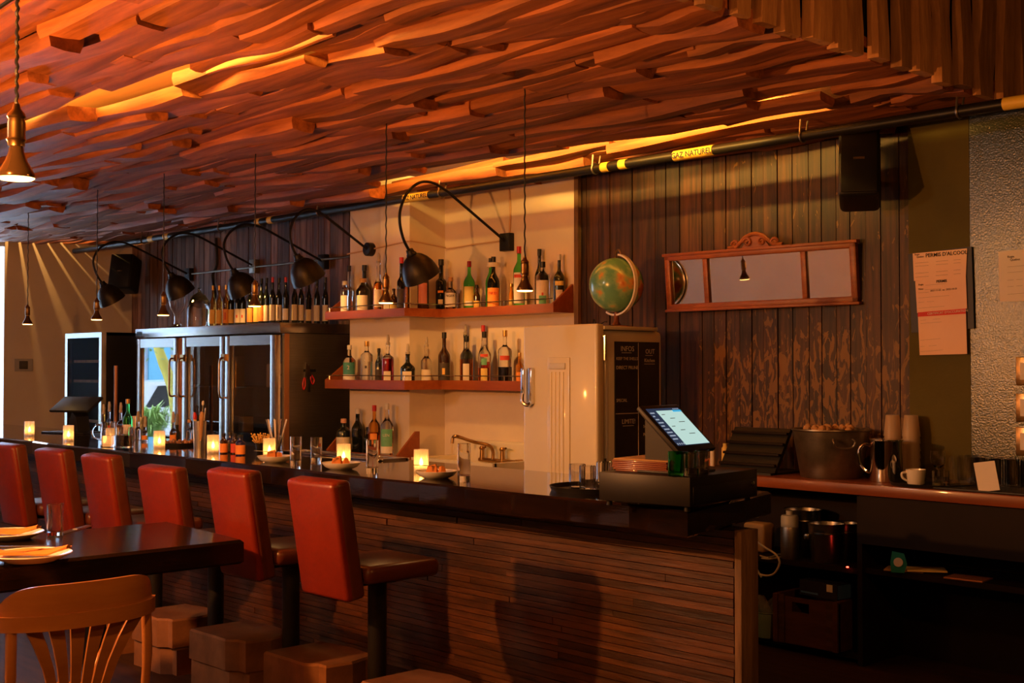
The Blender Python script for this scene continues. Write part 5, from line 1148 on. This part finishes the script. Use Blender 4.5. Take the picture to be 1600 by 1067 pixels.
# pitcher
pt_ = thing('steel_pitcher', 'polished steel pitcher with handle beside the galvanised tub', 'pitcher', (tubx(1390), 6.15, KZ))
MB().lathe([(0, 0), (.085, 0), (.09, .008), (.082, .215), (.086, .228), (.082, .226), (.078, .21), (.084, .01), (0, .01)], 36, cap=False).obj('body', 'chrome', pt_)
ha = R(-155); hc = V((cos(ha), sin(ha), 0))
MB().tube(smooth_curve([hc * .084 + V((0, 0, .195)), hc * .12 + V((0, 0, .20)), hc * .145 + V((0, 0, .165)), hc * .14 + V((0, 0, .10)), hc * .11 + V((0, 0, .06)), hc * .086 + V((0, 0, .05))], 5), .009, 8).obj('handle', 'chrome', pt_)
MB().lathe([(.074, .222), (.09, .226), (.09, .232), (.06, .236), (0, .238)], 30, cap=False).obj('lid', 'chrome', pt_)
for px, y, l, mt in ((1395, 6.33, 'stack of upturned translucent cups behind the steel pitcher', 'cup_plastic'), (1424, 6.36, 'second stack of upturned cups at the edge of the green wall', 'cup_plastic')):
    x = at(px, 700, y=y).x; n_ = 7; st_ = thing('cup_stack', l, 'cups', (x, y, KZ))
    for k in range(n_):
        MB().lathe([(.048, .0), (.050, .0), (.037, .115), (.035, .118), (0, .118)], 24, cap=False).obj('cup', mt, st_, (0, 0, k * .040))
# drinks tray with espresso cup, wine glass, crystal tumbler
dt_ = MB().lathe([(0, .003), (.20, .003), (.212, .018), (.216, .018), (.207, 0), (0, 0)], 44, cap=False).obj('drinks_tray', 'black_plastic', None, (at(1455, 755, y=6.14).x, 6.15, KZ)); tag(dt_, 'round black tray carrying the espresso cup on the worktop', 'tray')
ec = thing('espresso_cup', 'small white espresso cup on the round black tray', 'cup', (at(1431, 750, y=6.10).x, 6.10, KZ + .004))
MB().lathe([(0, .003), (.036, .003), (.04, 0), (.044, .004), (.052, .078), (.050, .079), (.041, .01), (0, .008)], 28, cap=False).obj('body', 'white_china', ec)
ha = R(-130); hc = V((cos(ha), sin(ha), 0)); MB().tube(smooth_curve([hc * .047 + V((0, 0, .062)), hc * .074 + V((0, 0, .060)), hc * .072 + V((0, 0, .035)), hc * .045 + V((0, 0, .018))], 5), .006, 8).obj('handle', 'white_china', ec)
wg = (at(1466, 750, y=6.22).x, 6.22, KZ + .004)
o = MB().lathe([(0, .0), (.034, 0), (.034, .003), (.006, .008), (.005, .075), (.012, .082), (.036, .105), (.042, .135), (.038, .175), (.036, .175), (.040, .135), (.034, .107), (.01, .086), (0, .085)], 28, cap=False).obj('wine_glass', 'glass', None, wg); tag(o, 'small stemmed wine glass behind the crystal tumbler', 'glass')
tumbler('crystal_tumbler', .042, .082, (at(1473, 750, y=6.10).x, 6.08, KZ + .004), 'cut crystal tumbler on the round black tray', rib=.04, ribn=10, base=.02)
# big tray of tall glasses with a folded paper
rt = MB().box((-.40, -.17, 0), (.40, .17, .012), bev=.005).obj('glass_tray', 'black_plastic', None, (-2.80, 6.12, KZ)); tag(rt, 'long black tray full of clear glasses at the right edge', 'tray')
k = 0; gl0 = None; ORD = ['first', 'second', 'third', 'fourth', 'fifth', 'sixth', 'seventh']; ROW = ['front', 'second', 'third', 'back']
for iy in range(4):
    for ix in range(7):
        x, y = -3.13 + ix * .083 + (iy % 2) * .035, 6.01 + iy * .075
        if iy == 0 and ix == 0: pass
        if gl0 is None:
            gl0 = tumbler('tall_glass', .036, .155, (x, y, KZ + .0125), 'tall clear glass in the packed tray at the right edge', group='tall glasses on the long tray', m='thin_glass', n=20)
        else:
            o = gl0.copy(); COL.objects.link(o); o.location = (x, y, KZ + .0125)
        (gl0 if k == 0 else o)['label'] = ORD[ix] + ' tall clear glass from the left in the ' + ROW[iy] + ' row of the packed tray'; k += 1
pp = MB().box((-.055, -.0015, 0), (.055, .0015, .145), T=rot('Y', R(-9)) @ rot('X', R(3))).obj('paper_sheet', 'paper_white', None, (at(1545, 755, y=5.95).x + .0, 5.955, KZ + .012)); tag(pp, 'white paper sheet leaning on the tall glasses', 'paper')
# ------------------------------------------------------------------ under the worktop
def ux(px, y): return at(px, 850, y=y).x
wbt = thing('steel_bottle', 'grey steel drinking bottle with dark cap under the worktop', 'bottle', (ux(1234, 6.05), 6.05, zs1))
MB().lathe([(0, 0), (.050, 0), (.052, .005), (.052, .17), (.049, .18), (0, .18)], 24, cap=False).obj('body', 'steel_matt', wbt); MB().lathe([(0, .18), (.05, .18), (.05, .235), (.044, .245), (.02, .248), (.02, .27), (0, .27)], 24, cap=False).obj('cap', 'grey_plastic', wbt)
def bucket(px, y, r, h, l, mt='steel'):
    b_ = thing('ice_bucket', l, 'bucket', (ux(px, y), y, zs1), 0, 'steel ice buckets under the worktop')
    MB().lathe([(0, 0), (r * .8, 0), (r * .84, .006), (r * .98, h * .75), (r, h * .76), (r, h * .79), (r * .98, h * .8), (r * 1.03, h), (r * 1.06, h + .004), (r * 1.0, h), (r * .8, .012), (0, .012)], 36, cap=False).obj('bucket', mt, b_)
    MB().lathe([(0, -.02), (.016, -.014), (.02, 0), (.016, .014), (0, .02)], 12, T=tr(-r * .75, -r * .78, h * .66), cap=False).obj('knob', mt, b_)
bucket(1291, 6.08, .098, .215, 'steel ice bucket with side knob under the worktop, rightmost'); bucket(1255, 6.24, .105, .26, 'steel ice bucket behind the grey drinking bottle'); bucket(1322, 6.28, .08, .20, 'steel ice bucket at the back by the cabinet divider')
o = MB().box((-.075, -.06, 0), (.075, .06, .17), bev=.02).obj('beige_canister', 'kraft', None, (ux(1186, 6.15), 6.15, zs1 + .02)); tag(o, 'beige canister below the bar corner at the left of the shelf', 'canister'); o.location.z = zs1
o = MB().lathe([(0, 0), (.006, .001), (.007, .006), (0, .009)], 10, cap=False).obj('indicator_light', 'red_led', None, (ux(1324, 5.99), 5.99, zs1)); tag(o, 'tiny glowing red indicator light on the shelf', 'light')
cx_, cy_ = ux(1195, 5.96), 5.96
cpt = [at(px, py, y=5.90) for px, py in ((1172, 838), (1195, 855), (1212, 866), (1218, 880), (1208, 897), (1190, 898), (1176, 885), (1172, 860), (1178, 880), (1190, 902))]
o = MB().tube(smooth_curve(cpt, 6), .006, 6).obj('charging_cable', 'cable'); tag(o, 'loose white charging cable looped below the bar corner', 'cable')
cpt = [at(px, py, z=zs1 + .006) for px, py in ((1188, 868), (1200, 871), (1218, 866), (1222, 869), (1205, 873), (1190, 872))]
o = MB().tube(smooth_curve(cpt, 6), .005, 6).obj('charging_cable', 'cable'); tag(o, 'second white cable lying flat behind the looped one', 'cable')
crt = thing('wooden_crate', 'dark wooden crate with hand hole on the lower shelf', 'crate', ((ux(1220, 6.05) + ux(1330, 6.05)) / 2, 6.12, zs2))
cw = (ux(1330, 6.05) - ux(1220, 6.05)) / 2 - .02; chh = .27
for x in (-cw, cw - .03): MB().box((x, -.18, 0), (x + .03, .17, chh)).obj('corner_board', 'crate', crt)
MB().box((-cw, -.165, 0), (cw, -.15, .18)).box((-cw, -.165, .235), (cw, -.15, chh - .01)).box((-cw, -.165, .18), (-.09, -.15, .235)).box((.02, -.165, .18), (cw, -.15, .235)).obj('front_board', 'crate', crt)
MB().box((-cw, .15, 0), (cw, .165, chh)).obj('back_board', 'crate', crt); MB().box((-cw + .03, -.15, 0), (cw - .03, .15, .015)).obj('bottom_board', 'crate', crt)
MB().box((cw - .075, -.172, 0), (cw - .005, -.164, chh)).obj('front_cleat', 'lath', crt)
MB().box((-cw + .03, -.172, 0), (-cw + .07, -.164, chh)).obj('front_cleat', 'lath', crt)
bxx = thing('cardboard_box', 'navy printed box lying on the wooden crate', 'box', (crt.location.x + .05, 6.08, zs2 + chh), R(-6))
MB().box((-.13, -.07, 0), (.13, .07, .085)).obj('box_body', 'navy', bxx); MB().box((.1305, -.065, .005), (.132, .065, .08)).obj('blue_end', 'print_blue', bxx); MB().box((.06, -.0715, .04), (.10, -.0702, .08)).obj('white_label', 'paper_white', bxx)
MB().box((-.12, -.0715, .012), (.0, -.0702, .022)).obj('blue_stripe', 'print_blue', bxx)
mb_ = thing('mint_bucket', 'small mint green metal bucket on the lower shelf', 'bucket', (ux(1199, 6.02), 6.02, zs2))
MB().lathe([(0, 0), (.062, 0), (.064, .004), (.078, .10), (.080, .105), (.082, .14), (.088, .146), (.084, .148), (.078, .14), (.062, .008), (0, .008)], 30, cap=False).obj('bucket', 'mint', mb_)
for s in (-1, 1): MB().box((s * .082 - .006, -.012, .12), (s * .082 + .006, .012, .145)).obj('lug', 'mint', mb_)
m = MB()
for k in range(5):
    a = k * 1.3; m.lathe([(.0, 0), (.03, .02), (.035, .06), (.02, .10), (.008, .12)], 8, T=tr(.02 * cos(a), .02 * sin(a), .06 + .012 * k) @ rot('X', .4 * cos(a)) @ rot('Y', .4 * sin(a)), cap=False)
o = m.obj('plastic_bag', 'bag_plastic', None, (mb_.location.x, mb_.location.y, zs2 + .02)); tag(o, 'crumpled clear plastic bag stuffed in the mint bucket', 'bag')
# right bay
x0 = ux(1410, 6.05)
for k, (dx, dy, a, mt, l) in enumerate(((0, 0, 20, 'kraft', 'yellowish paper pad on the dark shelf under the worktop'), (.10, .03, 35, 'lab_yellow', 'second yellowish paper lying across the pad on the dark shelf'), (.36, -.02, 5, 'copper', 'brown card lying on the dark shelf right of the tape'))):
    simple_box('paper_pad', (-.10, -.07, 0), (.10, .07, .008), mt, l, 'paper', (x0 + dx, 6.08 + dy, zs3 + (.0085 if k == 1 else 0)), R(a), bev=.001)
td = thing('tape_dispenser', 'teal tape dispenser standing on the dark shelf', 'tape', (ux(1404, 5.99), 5.985, zs3), R(30))
MB().prism([(-.035, 0), (.03, 0), (.045, .045), (.03, .10), (-.03, .11), (-.04, .05)], -.010, .010, 'y').obj('body', 'teal_plastic', td); MB().tube([(0, -.014, .055), (0, .014, .055)], .024, 16).obj('tape_roll', 'paper_white', td)
# ================================================================== GREEN WALL
def wall_quad(name, pts, y, th, mt, parent=None):
    q = [at(px, py, y=y) for px, py in pts]; return MB().prism([(p.x, p.z) for p in q], y, y + th, 'y'), q
cbm, q = wall_quad('b', [(1419, 397), (1518, 385), (1522, 513), (1424, 520)], 6.432, .008, 'ink')
cl_ = cbm.obj('notice_board', 'navy'); tag(cl_, 'dark board behind the alcohol permits on the green wall', 'board')
pm, q = wall_quad('p', [(1426, 396), (1511, 388), (1509, 432), (1428, 439)], 6.426, .002, 'x')
pa = thing('permit_notice', 'salmon alcohol permit sheet at the top of the dark board', 'notice', (q[0].x, 6.426, q[0].z)); 
o = pm.obj('sheet', 'paper_pink', pa); o.matrix_parent_inverse = Matrix.Identity(4); o.location = -pa.location
def wtext(parent, s, px, py, size, mt='ink', y=6.4245, bold=0, slope=-.085):
    p = at(px, py, y=y); q_ = at(px + 20, py + 20 * slope, y=y)
    return text(parent, s, p - parent.location, size, (q_ - p).normalized(), V((-(q_ - p).z, 0, (q_ - p).x)).normalized(), mt, bold=bold)
wtext(pa, "PERMIS D'ALCOOL", 1446, 399.5, .0295, bold=.0005)
wtext(pa, 'Regie\n   Quebec', 1429, 400, .014)
for py in (409, 414, 425, 431): wtext(pa, '________        _______      ____', 1430, py, .020)
pm, q = wall_quad('p', [(1430, 439), (1509, 431), (1511, 482), (1433, 489)], 6.424, .002, 'x')
pb = thing('permit_notice', 'pinkish printed permit form in the middle of the dark board', 'notice', (q[0].x, 6.424, q[0].z)); o = pm.obj('sheet', 'paper_pink', pb); o.location = -pb.location
wtext(pb, 'PERMIS', 1463, 440, .020, y=6.4225, bold=.0006)
for py, s in ((445, 'Regie   _________________'), (452, 'Nom  ______________'), (456, '_________  2021-11-01  au  2022-10-31'), (464, '__________________________'), (471, '_____    ______'), (480, '______________________')): wtext(pb, s, 1435, py, .014, y=6.4225)
pm, q = wall_quad('p', [(1434, 489), (1509, 483), (1511, 553), (1437, 555)], 6.422, .002, 'x')
pc_ = thing('permit_notice', 'occupancy certificate with a red heading below the other permits', 'notice', (q[0].x, 6.422, q[0].z)); o = pm.obj('sheet', 'paper_pink', pc_); o.location = -pc_.location
hm, _ = wall_quad('h', [(1434, 488), (1509, 482), (1509, 490), (1434, 495)], 6.4212, .001, 'x'); o = hm.obj('red_heading', 'print_red', pc_); o.location = -pc_.location
wtext(pc_, "CERTIFICAT D'OCCUPATION", 1449, 490.5, .018, 'chalk_line', y=6.4200)
for py, s in ((499, '_____          ______'), (504, '__________________'), (530, '_________________'), (540, '____      __ ____'), (548, '___________________')): wtext(pc_, s, 1438, py, .014, y=6.4205)
pm, q = wall_quad('p', [(1560, 393), (1622, 388), (1622, 470), (1562, 471)], 6.442, .002, 'x')
pd_ = thing('wall_letter', 'white printed letter pinned at the right edge of the green wall', 'notice', (q[0].x, 6.442, q[0].z)); o = pm.obj('sheet', 'paper_white', pd_); o.location = -pd_.location
for py, s in ((404, 'Regie\n   Quebec'), (415, '____________'), (424, '__________'), (436, '____   ____'), (446, '____   ____'), (458, '____________')): wtext(pd_, s, 1574, py, .017, y=6.4405)
for py, l in ((580, 'upper brass framed light switch at the right edge'), (637, 'lower brass framed light switch at the right edge'), (690, 'lowest switch plate half hidden behind the tall glasses')):
    p = at(1604, py, y=6.4465); s_ = thing('light_switch', l, 'switch', (p.x, 6.4465, p.z))
    MB().box((-.055, -.008, -.075), (.055, .003, .075), bev=.004).obj('plate', 'brass', s_); MB().box((-.03, -.013, -.045), (.03, -.007, .045), bev=.003).obj('rocker', 'paper_white', s_)
# thermostat on the left wall
n2 = NW; p = lw(1.17, 1.63); s_ = thing('thermostat', 'grey framed wall control panel on the left wall above the candles', 'thermostat', (p.x, p.y, p.z), math.atan2(n2.y, n2.x) + pi / 2)
MB().box((-.095, -.02, -.07), (.095, .003, .07), bev=.005).obj('frame', 'grey_plastic', s_); MB().box((-.045, -.026, -.045), (.045, -.018, .045), bev=.003).obj('panel', 'black_plastic', s_)
# ================================================================== OUTSIDE THE LEFT WINDOW (seen in the fridge door)
o = struct(MB().box((-34, -14, -.25), (-12.4, 14, -.12)).obj('ground', 'street'))
fb = thing('street_house', 'pale house across the street, mirrored in the fridge door', 'house', (-30, 0, -.12))
MB().box((-1, -12, 0), (0, 12, 7)).obj('wall', 'pale_wall', fb); MB().box((0, -6.6, .9), (.06, -5.0, 2.8)).obj('blue_window', 'blue_door', fb); MB().box((0, -4.5, .9), (.06, -3.9, 2.8)).obj('blue_window', 'blue_door', fb)
cr_ = thing('parked_car', 'white parked car outside the left window', 'car', (-22.5, -.4, -.12))
m = MB().prism([(-2.2, .3), (2.2, .3), (2.2, .8), (1.5, .95), (.9, 1.45), (-1.2, 1.5), (-2.1, .95)], -.85, .85, 'x')
m.obj('body', 'car_white', cr_)
MB().prism([(.8, .98), (.55, 1.38), (-1.0, 1.42), (-1.6, .98)], -.86, .86, 'x').obj('side_window', 'black_plastic', cr_)
for y_ in (-1.35, 1.35):
    for x_ in (-.8, .8): MB().tube([(x_ - .1, y_, .32), (x_ + .1, y_, .32)], .32, 18).obj('wheel', 'black_plastic', cr_)
def bush(x, y, z, h, n_, label):
    b_ = thing('planter_grass', label, 'plant', (x, y, z)); m = MB()
    for k in range(n_):
        a = random.random() * 6.28; r_ = .12 + .45 * random.random(); hh = h * (.6 + .5 * random.random()); w = .012 + .010 * random.random(); t = V((-sin(a), cos(a), 0)) * w; d = V((cos(a), sin(a), 0))
        p0, p1, p2 = d * .08 * random.random(), d * r_ * .5 + V((0, 0, hh * .8)), d * r_ + V((0, 0, hh * (.5 + .5 * random.random())))
        m.add([p0 - t, p0 + t, p1 + t, p1 - t, p2], [(0, 1, 2, 3), (3, 2, 4)])
    q = m.obj('blades', 'leaf', b_); q['kind'] = 'stuff'; MB().box((-.4, -.4, -z - .12), (.4, .4, .02)).obj('planter', 'pale_wall', b_)
for k in range(5): bush(-17.9 + .42 * k, .0 + .95 * k, .42, .72, 260, ['green grass in the planter box outside the left window'][0])
for o in list(COL.objects):
    if o.name.startswith('planter_grass'): o['group'] = 'planters outside the left window'
tree = thing('street_tree', 'small yellow barked tree outside the left window', 'tree', (-19.6, .85, -.12))
MB().tube(smooth_curve([(0, 0, 0), (.1, .1, 1.2), (-.1, .35, 2.2), (-.2, .5, 3.4)], 5), [.11, .11, .10, .10, .10, .10, .09, .09, .09, .08, .08, .07, .07, .06, .06, .05], 10).obj('trunk', 'bark', tree)
m = MB()
for k in range(260):
    a, r_ = random.random() * 6.28, .2 + 1.1 * random.random(); c = V((r_ * cos(a) - .1, r_ * sin(a) + .4, 1.8 + 2.2 * random.random())); u = V((random.uniform(-1, 1), random.uniform(-1, 1), random.uniform(-1, 1))).normalized(); w = u.orthogonal().normalized()
    m.add([c, c + u * .05 + w * .025, c + u * .11, c + u * .05 - w * .025], [(0, 1, 2, 3)])
q = m.obj('foliage', 'leaf', tree); q['kind'] = 'stuff'
